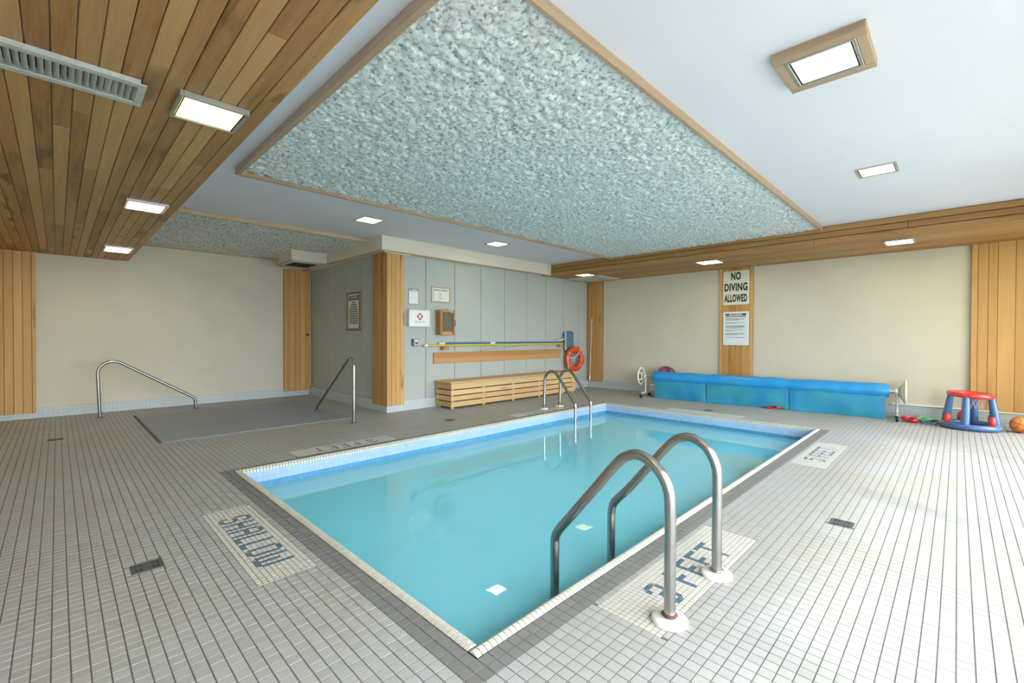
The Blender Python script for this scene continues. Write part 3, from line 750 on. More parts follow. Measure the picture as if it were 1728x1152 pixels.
# pillars (vertical cedar boards)
def pillar(nm, kind, lo, hi, c, z0, z1, n=None, widths=None, wd=.085, depth=.045, jig=0., mat='pillar'):
    if kind == 'N':   # on wall y=const, facing -y ; c = wall y
        t = structure(MB().box(lo+.004, hi-.004, c-depth+.018, c, z0, z1).obj(nm, M['dark']))
        W_ = (hi-lo)/n if n else wd; plank_run(t, 'zxy', z0, z1, lo, hi, c-depth, c-depth+.02, W_, mat, widths=widths)
    else:             # on wall x=const, facing -x
        t = structure(MB().box(c-depth+.018, c, lo+.004, hi-.004, z0, z1).obj(nm, M['dark']))
        W_ = (hi-lo)/n if n else wd; plank_run(t, 'zyx', z0, z1, lo, hi, c-depth, c-depth+.02, W_, mat, widths=widths)
    return t
pillar('trim_6', 'N', -1.25, -.222, YN, .08, ZS+.02, wd=.09, mat='pillar')
pillar('trim_7', 'N', 3.185, 3.70, YN, .10, ZG+.004, n=5, mat='pillar')
t = pillar('trim_8', 'N', 3.67, 3.99, YM, .10, ZG+.004, n=4, depth=.042)
plank_run(t, 'zyx', .10, ZG+.004, 6.445, 6.885, 3.672, 3.692, .088, 'pillar')
t = pillar('trim_9', 'E', 6.0, 6.425, XE, .14, ZB+.004, n=6, widths=[.05, .09, .06, .085, .065, .075])
t = pillar('trim_10', 'E', 2.715, 3.312, XE, .185, ZB+.004, n=6, widths=[.055, .13, .115, .12, .125, .052])
pillar('trim_11', 'E', -1.15, -.13, XE, .212, ZB+.004, widths=[.15, .09, .12, .085, .155, .165, .09, .10])

# ------------------------------------------------------------------ ceiling lights
def ceiling_light(label, cx, cy, z, sx=.30, sy=.31, drop=.02, lens='lens', wood_box=False, frame='chrome', group='square ceiling lights'):
    t = thing('ceiling_light', label, 'light', (cx, cy, z), group)
    hx, hy = sx/2, sy/2
    if wood_box:
        zb = z-.046; W_ = .06; ax, ay = hx+W_, hy+W_*.8
        for r, mk in (((cx-ax, cx-hx, cy-ay, cy+ay, zb, z), 'trim_y'), ((cx+hx, cx+ax, cy-ay, cy+ay, zb, z), 'trim_y'), ((cx-hx, cx+hx, cy-ay, cy-hy, zb, z), 'trim_x'), ((cx-hx, cx+hx, cy+hy, cy+ay, zb, z), 'trim_x')):
            o = P(MB().cbox(*r, .003), 'wooden_frame', M[mk], t)
        zt = zb+.03; z_ = zb
    else: zt = z; z_ = z-drop
    fw = .017; mb = MB()
    for r in ((cx-hx, cx-hx+fw, cy-hy, cy+hy), (cx+hx-fw, cx+hx, cy-hy, cy+hy), (cx-hx+fw, cx+hx-fw, cy-hy, cy-hy+fw), (cx-hx+fw, cx+hx-fw, cy+hy-fw, cy+hy)):
        mb.cbox(*r, z_-.003, zt, .002)
    P(mb, 'metal_frame', M[frame], t)
    mb = MB()  # dark reveal
    g_ = .008
    for r in ((cx-hx+fw, cx-hx+fw+g_, cy-hy+fw, cy+hy-fw), (cx+hx-fw-g_, cx+hx-fw, cy-hy+fw, cy+hy-fw), (cx-hx+fw+g_, cx+hx-fw-g_, cy-hy+fw, cy-hy+fw+g_), (cx-hx+fw+g_, cx+hx-fw-g_, cy+hy-fw-g_, cy+hy-fw)):
        mb.box(*r, z_+.003, zt)
    P(mb, 'reveal', M['black'], t)
    P(MB().cbox(cx-hx+fw+g_, cx+hx-fw-g_, cy-hy+fw+g_, cy+hy-fw-g_, z_+.001, zt, .003), 'diffuser', M[lens], t)
    return t
ceiling_light('brightest square light in the cedar soffit, beside the louvred vent', .578, 2.85, ZS, .305, .31, .028)
ceiling_light('square light in the cedar soffit, middle of its row of three', .582, 5.34, ZS, .30, .345, .022, 'lens_bright')
ceiling_light('square light in the cedar soffit closest to the beige alcove wall', .60, 8.31, ZS, .30, .46, .02, 'lens_bright')
for lx, ly, lb in ((-1.50, 2.85, 'added out-of-view square light in the soffit left of the louvred vent'), (-1.50, 5.34, 'added out-of-view square light in the middle of the soffit at far left'), (-1.50, 8.31, 'added out-of-view square light in the soffit above the left cedar wall boards'), (.58, .15, 'added out-of-view square light at the window end of the cedar soffit')):  # unseen lamps added to brighten the alcove and left floor
    ceiling_light(lb, lx, ly, ZS, .30, .34, .022, 'lens_bright')
ceiling_light('square light in the white ceiling between the two sprayed fibre panels', 2.99, 5.69, ZC, .31, .31, .004)
ceiling_light('dim square light in the white ceiling above the first aid box and bench', 5.275, 5.58, ZC, .31, .30, .004, 'lens_bright', frame='black')
ceiling_light('square light boxed in a deep wooden frame on the white ceiling', 3.03, .545, ZC, .33, .32, .004, 'lens_soft', True)
ceiling_light('plain square light in the white ceiling on the right', 5.42, .555, ZC, .31, .30, .006, 'lens_soft')
ceiling_light('yellow square light under the cedar beam beside the flat grille', 7.95, 5.68, ZB, .34, .35, .006, 'lens')
ceiling_light('square light under the cedar beam left of the diving sign', 8.06, 3.11, ZB, .36, .38, .012, 'lens_bright')
ceiling_light('square light under the right half of the cedar beam', 8.09, .58, ZB, .35, .32, .02, 'lens_bright')

# louvred vent in the soffit
t = thing('air_vent', 'long grey metal louvred air vent in the cedar soffit', 'vent', (-.15, 2.86, ZS))
vx0, vx1, vy0, vy1 = -.62, .305, 2.715, 2.985
mb = MB(); mb.box(vx0+.02, vx1-.02, vy0+.03, vy0+.034, ZS-.03, ZS); mb.box(vx0+.02, vx1-.02, vy1-.034, vy1-.03, ZS-.03, ZS); mb.box(vx0+.02, vx0+.024, vy0+.034, vy1-.034, ZS-.03, ZS); mb.box(vx1-.024, vx1-.02, vy0+.034, vy1-.034, ZS-.03, ZS)
P(mb, 'neck', M['grille'], t)
zf = ZS-.035; mb = MB(); fw = .042
mb.cbox(vx0, vx1, vy0, vy0+fw, zf, zf+.005, .001); mb.cbox(vx0, vx1, vy1-fw, vy1, zf, zf+.005, .001); mb.cbox(vx0, vx0+.03, vy0+fw, vy1-fw, zf, zf+.005, .001); mb.cbox(vx1-.03, vx1, vy0+fw, vy1-fw, zf, zf+.005, .001)
P(mb, 'flange', M['grille'], t)
P(MB().box(vx0+.03, vx1-.03, vy0+.04, vy1-.04, ZS-.003, ZS-.001), 'backing', M['black'], t)
n = 36
sl = MB(); sl.cbox(-.0135, .0135, -(vy1-vy0)/2+fw, (vy1-vy0)/2-fw, -.001, .001, .0008); slm = sl.mesh('slat', M['grille'])
for i in range(n):
    x = vx0+.04+(vx1-vx0-.075)*i/(n-1)
    o = link('slat', slm, None, (x, (vy0+vy1)/2, zf+.012)); o.rotation_euler.y = math.radians(40+random.uniform(-9, 9)); under(o, t)
# flat grille under the beam
t = thing('ceiling_grille', 'flat grey return air grille under the cedar beam next to its light', 'vent', (8.6, 5.9, ZB))
P(MB().cbox(8.21, 8.98, 5.45, 6.36, ZB-.012, ZB, .003), 'flange', M['cream'], t)
mb = MB()
for i in range(22): mb.box(8.26, 8.93, 5.50+i*.0375, 5.50+i*.0375+.022, ZB-.017, ZB-.0121)
o = P(mb, 'slats', M['grille'], t); o['kind'] = 'stuff'
# grille under the duct box
t = thing('duct_grille', 'small dark grille under the cream duct box in the alcove corner', 'vent', (3.2, 8.75, ZG))
P(MB().cbox(2.98, 3.45, 8.46, 9.04, ZG-.006, ZG+.006, .002), 'flange', M['white_plastic'], t)
mb = MB()
for i in range(14): mb.box(3.01, 3.42, 8.49+i*.037, 8.49+i*.037+.026, ZG-.010, ZG-.0061)
o = P(mb, 'slats', M['black'], t); o['kind'] = 'stuff'

# ------------------------------------------------------------------ pool ladders
def ladder(label, xs, yb, sgn, pts, treads, plate_mat='white_enamel', rust=False, loc=None):
    """pts: (distance from base towards the water, z); sgn +1 water is at +y, -1 at -y"""
    t = thing('pool_ladder', label, 'ladder', ((xs[0]+xs[1])/2, yb, 0), 'pool ladders')
    for k, x in enumerate(xs):
        path = smooth_path([(x, yb+sgn*d, z) for d, z in pts[k] if z < 9], 6)
        P(MB().tube(path, .024, 20), 'handrail', M['steel'], t)
        P(MB().lathe([(.026, .021), (.03, .0205), (.066, .0185), (.073, .015), (.0755, .010), (.076, .0008)], (x, yb, 0), 32), 'base_plate', M[plate_mat], t)
        P(MB().lathe([(.0245, .034), (.034, .0305), (.031, .028)], (x, yb, 0), 20), 'collar', M['rust' if (rust and k == 0) else 'steel'], t)
    e = sgn*pts[0][-1][0]
    for z in treads:
        P(MB().cbox(xs[0]+.01, xs[1]-.01, yb+e-.045, yb+e+.045, z-.012, z+.012, .004), 'tread', M['white_plastic'], t)
    return t
near_pts = [(0, .0), (0, .25), (0, .48), (.014, .575), (.062, .645), (.14, .687), (.215, .668), (.275, .612), (.40, .46), (.52, .315), (.605, .212), (.63, .165), (.635, .11), (.635, -.1), (.635, -.5), (.635, -.95)]
near2 = [(0, .0), (0, .25), (0, .48), (.010, .565), (.057, .645), (.136, .684), (.21, .667), (.27, .612), (.395, .46), (.51, .32), (.60, .222), (.62, .17), (.625, .11), (.625, -.1), (.625, -.5), (.625, -.95)]
ladder('stainless steel pool ladder with thick curved rails in the foreground', (1.845, 2.375), .868, 1, [near_pts, near2], (-.30, -.55, -.80), rust=True)
far_pts = [(0, 0), (.01, .25), (.02, .50), (.05, .58), (.12, .635), (.20, .642), (.27, .60), (.42, .43), (.56, .26), (.63, .175), (.655, .12), (.655, 0), (.655, -.4), (.655, -.95)]
ladder('stainless steel pool ladder at the far side in front of the slatted bench', (5.77, 6.19), 4.95, -1, [far_pts, far_pts], (-.38, -.62, -.86))

# alcove grab rails
def grab(label, pts, rs, bases):
    t = thing('grab_rail', label, 'handrail', bases[0], 'grab rails by the blue mat')
    P(MB().tube(fillet(pts, rs, 9), .021, 16), 'rail', M['steel'], t)
    for b_ in bases: P(MB().lathe([(.022, .014), (.045, .008), (.05, 0)], b_, 20), 'flange', M['steel'], t)
grab('bent steel grab rail near the beige wall left of the blue-grey mat', [(.438, 9.0, 0), (.405, 9.0, .98), (1.60, 9.0, .185), (1.622, 9.0, 0)], [.17, .06], [(.438, 9.0, 0), (1.622, 9.0, .006)])
grab('bent steel grab rail at the corner pillar side of the blue-grey mat', [(2.92, 6.01, 0), (2.92, 6.005, 1.02), (2.92, 7.27, .09), (2.92, 7.30, 0)], [.12, .05], [(2.92, 6.01, 0), (2.92, 7.30, .006)])

# tub mat
o = MB().cbox(*TUB[:2], *TUB[2:], -.002, .006, .003).obj('floor_mat', M['mat_blue'], None, (2.0, 7.6, 0))
tag(o, 'large flat blue-grey mat over the closed whirlpool in the alcove floor', 'mat')
tag(MB().cbox(.800, .829, 6.40, 8.83, -.002, .009, .003).obj('edge_strip', simple('dark_edge', '#4e5357', .6), None, (.815, 7.6, 0)), 'thin dark strip along the left edge of the blue-grey mat', 'strip')

# floor drains
DL = ['rusty square floor drain left of the SHALLOW marker', 'grey square floor drain in the bright tiles on the right', 'small far floor drain between the left pillar and the mat',
      'small dark floor drain in front of the slatted bench', 'small dark floor drain between the pool end and the blue cover reel']
for (x, y), lb in zip(DRAINS, DL):
    t = thing('floor_drain', lb, 'drain', (x, y, 0), 'square floor drains'); mb = MB()
    a = .064; b_ = .060
    mb.cbox(x-a, x+a, y-b_, y-b_+.008, -.002, .002, .001); mb.cbox(x-a, x+a, y+b_-.008, y+b_, -.002, .002, .001); mb.cbox(x-a, x-a+.008, y-b_+.008, y+b_-.008, -.002, .002, .001); mb.cbox(x+a-.008, x+a, y-b_+.008, y+b_-.008, -.002, .002, .001)
    P(mb, 'rim', M['drain'], t)
    P(MB().box(x-a+.008, x+a-.008, y-b_+.008, y+b_-.008, -.002, .0005), 'plate', M['drain'], t)
    mb = MB()
    for i in range(6):
        for j in (-2, -1, 1, 2):
            if abs(i-2.5) < 1: continue
            mb.cyl((x-.045+i*.018, y+j*.018, .0004), (x-.045+i*.018, y+j*.018, .0010), .0062, n=8)
    o = P(mb, 'holes', M['black'], t); o['kind'] = 'stuff'

# ------------------------------------------------------------------ slatted bench
t = thing('slatted_bench', 'long pale wooden slatted storage bench against the grey panelled wall', 'bench', (6.32, 6.19, 0))
B0, B1, BY0, BY1 = 4.60, 8.03, 5.975, 6.415
for a, b_ in ((B0-.01, 5.75), (5.75, 6.9), (6.9, B1+.01)):
    pass
nb = 5; bw = (BY1-BY0+.015)/nb
for i in range(nb): P(MB().cbox(B0-.015, B1+.015, BY0-.015+i*bw+.001, BY0-.015+(i+1)*bw-.001, .428, .458, .004), 'seat_board', M['bench_x'], t)
rows = [(.035, .118), (.134, .216), (.232, .314), (.330, .424)]
for z0, z1 in rows:
    P(MB().cbox(B0+.02, B1, BY0, BY0+.02, z0, z1, .003), 'front_slat', M['bench_x'], t)
    P(MB().cbox(B0, B0+.02, BY0, BY1-.01, z0, z1, .003), 'end_slat', M['bench_y'], t)
    P(MB().cbox(B1-.02, B1, BY0+.021, BY1-.01, z0, z1, .003), 'end_slat', M['bench_y'], t)
for x in (B0+.05, 5.35, 6.1, 6.85, 7.6, B1-.08): P(MB().box(x-.025, x+.025, BY0+.0205, BY0+.05, .0, .425), 'upright', M['bench_z'], t)
for x in (B0+.05, 6.1, B1-.08): P(MB().box(x-.025, x+.025, BY1-.06, BY1-.02, .0, .425), 'upright', M['bench_z'], t)
P(MB().box(B0+.022, B1-.022, BY0+.055, BY0+.06, .03, .42), 'lining', M['dark'], t)
P(MB().box(B0+.022, B0+.027, BY0+.06, BY1-.07, .03, .42), 'lining', M['dark'], t)
# back rest slats on the wall
for (z0, z1, lb) in ((.845, .935, 'upper brown wooden back slat fixed to the grey wall above the bench'), (.745, .832, 'lower brown wooden back slat fixed to the grey wall above the bench')):
    tag(P(MB().cbox(4.57, 8.06, YM-.045, YM-.0145, z0, z1, .004), 'back_slat', M['rail_x'], empty('tmp')), lb, 'slat', 'back rest slats above the bench')
for o in [o for o in bpy.data.objects if o.name.startswith('tmp')]:
    for c_ in list(o.children): c_.parent = None
    bpy.data.objects.remove(o)

# ------------------------------------------------------------------ things on the bench wall
YW = YM-.014   # face of the panels
def wallthing(name, label, cat, x, z, group=None): return thing(name, label, cat, (x, YW, z), group)
def wtxt(parent, body, x, z, size, mat, name='lettering', y=YW, **k):
    mtx = Matrix.Translation((x, y, z)) @ Matrix.Rotation(math.radians(90), 4, 'X')
    me = text_mesh(name, body, size, M[mat], mtx, **k); o = link(name, me); return under(o, parent)
# clipboard
t = wallthing('clipboard', 'clipboard with blank white paper hanging beside the corner pillar', 'clipboard', 4.17, 1.88)
P(MB().cbox(4.075, 4.275, YW-.006, YW, 1.745, 2.01, .002), 'board', simple('hardboard', '#a58a68', .6), t)
P(MB().cbox(4.085, 4.262, YW-.009, YW-.0062, 1.755, 1.970, .001), 'paper', M['paper'], t)
mb = MB(); mb.cbox(4.125, 4.225, YW-.018, YW-.0092, 1.962, 1.992, .003); mb.tube([(4.175+.026*math.cos(a), YW-.014, 2.008+.022*math.sin(a)) for a in np.linspace(-.6, 3.7, 12)], .005, 8)
P(mb, 'clip', M['chrome'], t)
# first aid box
t = wallthing('first_aid_box', 'white metal first aid box with a red cross on the grey wall', 'first aid box', 4.24, 1.52)
P(MB().cbox(4.04, 4.445, YW-.085, YW, 1.375, 1.655, .01), 'body', M['white_plastic'], t)
P(MB().cbox(4.043, 4.442, YW-.090, YW-.0855, 1.38, 1.650, .004), 'lid', M['white_plastic'], t)
mb = MB()
for a, b_, c, d in ((4.222, 4.268, 1.490, 1.600), (4.190, 4.2215, 1.522, 1.568), (4.2685, 4.30, 1.522, 1.568)): mb.box(a, b_, YW-.0915, YW-.0903, c, d)
P(mb, 'red_cross', M['red'], t)
P(MB().lathe([(0, 0), (.026, 0), (.027, .0008)], (4.245, YW-.0925, 1.545), 24, axis='y'), 'emblem_disc', M['paper'], t)
for k in range(3): P(MB().box(4.15+k*.07, 4.20+k*.07, YW-.0912, YW-.0903, 1.452, 1.461), 'lettering', M['print_grey'], t)
for x in (4.10, 4.38): P(MB().cbox(x-.018, x+.018, YW-.06, YW-.01, 1.6555, 1.668, .003), 'hinge', M['chrome'], t)
# emergency notice
t = wallthing('framed_notice', 'small landscape notice in a wooden frame above the phone cabinet', 'notice', 4.73, 1.94)
x0, x1, z0, z1 = 4.525, 4.935, 1.805, 2.080
for r in ((x0, x0+.025, z0, z1), (x1-.025, x1, z0, z1)): P(MB().cbox(r[0], r[1], YW-.02, YW, r[2], r[3], .003), 'frame', M['trim_z'], t)
for r in ((x0+.025, x1-.025, z0, z0+.022), (x0+.025, x1-.025, z1-.022, z1)): P(MB().cbox(r[0], r[1], YW-.02, YW, r[2], r[3], .003), 'frame', M['trim_x'], t)
P(MB().box(x0+.025, x1-.025, YW-.008, YW-.001, z0+.022, z1-.022), 'sheet', M['sign_white'], t)
wtxt(t, 'Emergency Telephone', 4.73, 2.025, .036, 'sign_black', y=YW-.0085, bold=.0006, target_w=.30)
mb = MB()
for k in range(5): mb.box(x0+.04, x0+.07, YW-.0095, YW-.0085, 1.985-k*.034, 1.992-k*.034); mb.box(4.70, 4.72+.02*(k % 2), YW-.0095, YW-.0085, 1.978-k*.034, 1.986-k*.034)
P(mb, 'printed_lines', M['print_grey'], t)
# emergency cabinet
t = wallthing('wall_cabinet', 'brown wooden phone cabinet with dark glass door hung askew on the grey wall', 'cabinet', 4.78, 1.46)
wm = wood('cabinet_wood', 'z', '#7a4a20', '#9c6a35', '#b08048')
P(MB().cbox(4.625, 4.925, YW-.13, YW, 1.245, 1.675, .004), 'body', wm, t)
for r in ((4.615, 4.665, 1.24, 1.68), (4.88, 4.93, 1.24, 1.68)): P(MB().cbox(r[0], r[1], YW-.150, YW-.131, r[2], r[3], .003), 'door_stile', wm, t)
for r in ((4.666, 4.879, 1.24, 1.30), (4.666, 4.879, 1.635, 1.68)): P(MB().cbox(r[0], r[1], YW-.150, YW-.131, r[2], r[3], .003), 'door_rail', M['rail_x'], t)
P(MB().box(4.666, 4.879, YW-.140, YW-.132, 1.301, 1.634), 'door_glass', M['glass_dark'], t)
P(MB().tube(smooth_path([(4.915, YW-.150, 1.50), (4.92, YW-.178, 1.48), (4.92, YW-.178, 1.42), (4.915, YW-.150, 1.40)], 5), .006, 8), 'handle', simple('handle_brown', '#7c3a22', .4), t)
P(MB().add([(4.74, YW-.152, 1.68), (4.90, YW-.152, 1.68), (4.87, YW-.152, 1.615), (4.74, YW-.158, 1.68), (4.90, YW-.158, 1.68), (4.87, YW-.158, 1.615)], [(0, 1, 2), (5, 4, 3), (0, 3, 4, 1), (1, 4, 5, 2), (2, 5, 3, 0)]), 'corner_flap', M['trim_x'], t)
mb = MB(); mb.tube(smooth_path([(4.70, YW-.08, 1.685), (4.76, YW-.1, 1.70), (4.82, YW-.08, 1.69), (4.87, YW-.1, 1.70)], 4), .006, 8); P(mb, 'cord', M['chrome'], t)
# switch
t = wallthing('switch_box', 'small grey alarm switch box with a red button beside the pillar', 'switch', 4.18, 1.115)
P(MB().cbox(4.135, 4.235, YW-.07, YW, 1.055, 1.175, .006), 'housing', simple('switch_grey', '#73807f', .5, metal=.3), t)
P(MB().cbox(4.150, 4.222, YW-.074, YW-.0702, 1.065, 1.165, .003), 'face_plate', M['grille'], t)
P(MB().cyl((4.186, YW-.0742, 1.105), (4.186, YW-.09, 1.105), .017), 'button', M['red'], t)
P(MB().box(4.165, 4.207, YW-.0752, YW-.0742, 1.138, 1.155), 'name_plate', M['paper'], t)
# poles on wooden brackets
for x, lb in ((4.78, 'left wooden block holding the cleaning poles'), (8.0, 'right wooden block holding the cleaning poles')):
    t = wallthing('pole_bracket', lb, 'bracket', x, 1.06, 'pole brackets on the grey wall')
    P(MB().cbox(x-.06, x+.06, YW-.022, YW, .985, 1.07, .003), 'backplate', M['rail_x'], t)
    P(MB().cbox(x-.06, x+.06, YW-.105, YW-.0225, .985, 1.036, .003), 'shelf', M['rail_x'], t)
t = wallthing('telescopic_pole', 'yellow telescopic pole lying along the brackets, white tip at left', 'pole', 6.2, 1.08)
P(MB().cyl((4.40, YW-.085, 1.060), (8.06, YW-.085, 1.060), .0165, n=14), 'shaft', M['yellow_pole'], t)
P(MB().cyl((4.335, YW-.085, 1.060), (4.40, YW-.085, 1.060), .02, n=14), 'grip', M['white_plastic'], t)
t = wallthing('leaf_skimmer', 'blue pole with a flat blue-grey leaf skimmer net at its right end', 'skimmer', 6.4, 1.11)
P(MB().cyl((4.70, YW-.05, 1.094), (8.22, YW-.05, 1.094), .019, n=14), 'shaft', M['blue_pole'], t)
for x in (4.72, 5.92): P(MB().cyl((x-.06, YW-.05, 1.094), (x+.06, YW-.05, 1.094), .023, n=14), 'sleeve', M['white_plastic'], t)
fr_ = fillet([(8.2, YW-.03, 1.10), (8.16, YW-.03, 1.33), (8.52, YW-.03, 1.345), (8.52, YW-.03, .86), (8.2, YW-.03, .86), (8.2, YW-.03, 1.10)], [.05, .07, .05, .05], 5)
P(MB().tube(fr_, .012, 8), 'net_frame', M['blue_pole'], t)
mb = MB(); mb.add([(8.18, YW-.032, 1.315), (8.5, YW-.032, 1.33), (8.5, YW-.032, .88), (8.21, YW-.032, .88), (8.18, YW-.024, 1.315), (8.5, YW-.024, 1.33), (8.5, YW-.024, .88), (8.21, YW-.024, .88)], [(0, 1, 2, 3), (7, 6, 5, 4), (0, 4, 5, 1), (1, 5, 6, 2), (2, 6, 7, 3), (3, 7, 4, 0)])
P(mb, 'net', M['net'], t)
t = wallthing('pool_brush', 'slim green pool brush standing upright against the skimmer net', 'brush', 8.12, 1.1)
P(MB().tube(smooth_path([(8.10, YW-.10, 1.34), (8.12, YW-.10, 1.15), (8.12, YW-.10, 1.02), (8.13, YW-.10, .92)], 5), .014, 10), 'brush_back', M['green'], t)
mb = MB()
for k in range(24):
    z = 1.33-.40*k/23; x = 8.10+.04*max(0, (1.25-z))*1.5; mb.cyl((x, YW-.112, z), (x+.004, YW-.145, z), .006, .008, n=6)
o = P(mb, 'bristles', M['white_plastic'], t); o['kind'] = 'stuff'
P(MB().cyl((7.86, YW-.10, 1.135), (8.09, YW-.10, 1.165), .012, n=10), 'brush_socket', M['white_plastic'], t)
# thin spare rod
tag(MB().cyl((5.62, YW-.016, .95), (6.95, YW-.016, 1.045), .006, n=8).obj('thin_rod', simple('thin_rod_grey', '#9a957f', .6), None, (6.3, YW-.016, 1.0)), 'thin grey rod slanting up from the upper back slat', 'rod')
# life ring
t = wallthing('life_ring', 'orange life ring with white rope hanging over the bench end', 'life ring', 8.50, .70)
rc = Vector((8.425, YW-.115, .70)); R1, R2 = .226, .066
def turn(mb, th=math.radians(-7), off=-.03):
    c_, s_ = math.cos(th), math.sin(th); mb.v = [(rc.x+(x-rc.x)*c_-(y-rc.y)*s_, rc.y+(x-rc.x)*s_+(y-rc.y)*c_+off, z) for x, y, z in mb.v]; return mb
mb = MB(); V = []; n1, n2 = 48, 16
for i in range(n1):
    a = 2*math.pi*i/n1
    for j in range(n2):
        q = 2*math.pi*j/n2; r_ = R1+R2*math.cos(q); V.append((rc.x+r_*math.cos(a), rc.y+R2*.85*math.sin(q), rc.z+r_*math.sin(a)))
mb.add(V, [(i*n2+j, i*n2+(j+1) % n2, ((i+1) % n1)*n2+(j+1) % n2, ((i+1) % n1)*n2+j) for i in range(n1) for j in range(n2)], 0, True)
P(turn(mb), 'ring', M['orange'], t)
rp = [(8.19, YW-.13, .76), (8.23, YW-.19, .745), (8.36, YW-.185, .735), (8.44, YW-.17, .79), (8.54, YW-.19, .90), (8.56, YW-.15, 1.0), (8.50, YW-.03, 1.06)]
P(turn(MB().tube(smooth_path(rp, 6), .009, 8)), 'rope', M['rope'], t)
P(turn(MB().tube(smooth_path([(8.145, YW-.16, .78), (8.15, YW-.17, .65), (8.17, YW-.17, .52), (8.20, YW-.17, .46), (8.32, YW-.19, .425), (8.44, YW-.185, .415)], 6), .009, 8)), 'rope', M['rope'], t)
for a in (.6, 2.5, 3.8, 5.5):
    p = rc+Vector((math.cos(a)*R1, 0, math.sin(a)*R1)); ring = [p+Vector((math.cos(a)*math.cos(q)*.068, math.sin(q)*.060, math.sin(a)*math.cos(q)*.068)) for q in np.linspace(0, 2*math.pi, 18)[:-1]]
    P(turn(MB().tube(ring, .005, 6, closed=True)), 'rope_band', M['rope'], t)
P(MB().tube(smooth_path([(8.50, YW-.01, 1.07), (8.52, YW-.05, 1.0), (8.47, YW-.04, .8), (8.52, YW-.04, .55), (8.48, YW-.04, .52), (8.50, YW-.04, .85), (8.54, YW-.02, 1.06)], 6), .006, 8), 'coiled_line', M['blue_pole'], t)
# hook with red cord
t = thing('wall_hook', 'dark hook with a thin red cord on the wall beside the life ring', 'hook', (8.83, YW, .95))
P(MB().tube(smooth_path([(8.60, YW-.01, 1.08), (8.78, YW-.012, 1.0), (8.88, YW-.014, .8), (8.86, YW-.014, .62), (8.94, YW-.014, .56), (9.0, YW-.02, .65), (9.02, YW-.025, .73)], 6), .004, 6), 'cord', simple('brown_cord', '#8a5f55', .7), t)
# white stick on pillar
t = thing('pole_brush', 'thin white stick leaning upright on the cedar pillar by the life ring', 'stick', (9.07, 6.32, .18))
P(MB().cyl((9.085, 6.335, .22), (9.085, 6.285, 1.65), .011, n=10), 'stick', M['rope'], t)
P(MB().cyl((9.082, 6.337, .17), (9.084, 6.333, .30), .02, .014, n=10), 'tip', M['chrome'], t)

# ------------------------------------------------------------------ caution sign in the alcove
XS = XA-.014
def atxt(parent, body, y, z, size, mat, x, name='lettering', **k):   # faces -x, reads towards -y
    mtx = Matrix(((0, 0, -1, x), (-1, 0, 0, y), (0, 1, 0, z), (0, 0, 0, 1)))
    me = text_mesh(name, body, size, M[mat], mtx, **k); return under(link(name, me), parent)
t = thing('caution_sign', 'tall framed caution notice on the grey alcove wall', 'sign', (XS, 7.65, 1.65))
y0, y1, z0, z1 = 7.385, 7.915, 1.315, 2.0
fm = simple('frame_olive', '#8c7a4e', .5)
for r in ((y0, y0+.05, z0, z1), (y1-.05, y1, z0, z1), (y0+.05, y1-.05, z0, z0+.04), (y0+.05, y1-.05, z1-.04, z1)):
    P(MB().cbox(XS-.022, XS, r[0], r[1], r[2], r[3], .003), 'frame', fm, t)
P(MB().box(XS-.008, XS-.001, y0+.05, y1-.05, z0+.04, z1-.04), 'sheet', M['sign_white'], t)
P(MB().box(XS-.0095, XS-.0082, y0+.075, y1-.075, 1.855, 1.935), 'heading_band', M['sign_black'], t)
atxt(t, 'CAUTION', 7.65, 1.895, .075, 'sign_white', XS-.0105, target_w=.33, bold=.001)
mb = MB()
for k in range(10):
    z = 1.815-k*.041; w_ = [.14, .20, .22, .32, .34, .33, .32, .34, .33, .32][k]; y = 7.65+w_/2
    while y > 7.65-w_/2+.02:
        l = random.uniform(.04, .09); e_ = max(y-l, 7.65-w_/2); mb.box(XS-.0095, XS-.0082, e_, y, z-.011, z+.011); y = e_-.012
P(mb, 'printed_lines', M['print_grey'], t)
# knob on the alcove corner pillar
t = thing('door_knob', 'small dark knob on the cedar boards in the alcove corner', 'knob', (3.63, YN-.05, 1.24))
P(MB().cyl((3.63, YN-.046, 1.24), (3.63, YN-.085, 1.24), .012, n=12), 'stem', M['black'], t)
P(MB().lathe([(0, -.03), (.02, -.026), (.028, -.012), (.02, 0), (0, .001)], (3.63, YN-.085, 1.24), 16, axis='y'), 'ball', M['drain'], t)

# ------------------------------------------------------------------ signs on the east pillar
XP = XE-.045
t = thing('no_diving_sign', 'white sign reading NO DIVING ALLOWED in black on the cedar pillar', 'sign', (XP, 3.01, 2.16))
P(MB().cbox(XP-.016, XP, 2.775, 3.245, 1.835, 2.485, .006), 'panel', M['sign_white'], t)
for body, z, s, w_ in (('NO', 2.375, .195, .175), ('DIVING', 2.165, .195, .415), ('ALLOWED', 1.955, .19, .41)):
    atxt(t, body, 3.01, z, s, 'sign_black', XP-.0172, bold=.0085, space=1.10, target_w=w_)
t = thing('regulations_sign', 'white notice with small printed rules below the diving sign', 'sign', (XP, 3.01, 1.38))
P(MB().cbox(XP-.016, XP, 2.778, 3.238, 1.065, 1.705, .006), 'panel', M['paper'], t)
P(MB().box(XP-.0172, XP-.0162, 3.115, 3.195, 1.640, 1.668), 'heading_band', M['sign_black'], t)
P(MB().box(XP-.0172, XP-.0162, 2.825, 2.90, 1.640, 1.668), 'heading_band', M['sign_black'], t)
atxt(t, 'HEALTH', 3.008, 1.654, .045, 'sign_black', XP-.0172, bold=.0012, target_w=.18)
atxt(t, 'REGULATIONS', 3.01, 1.615, .045, 'sign_black', XP-.0172, bold=.0012, target_w=.36)
mb = MB()
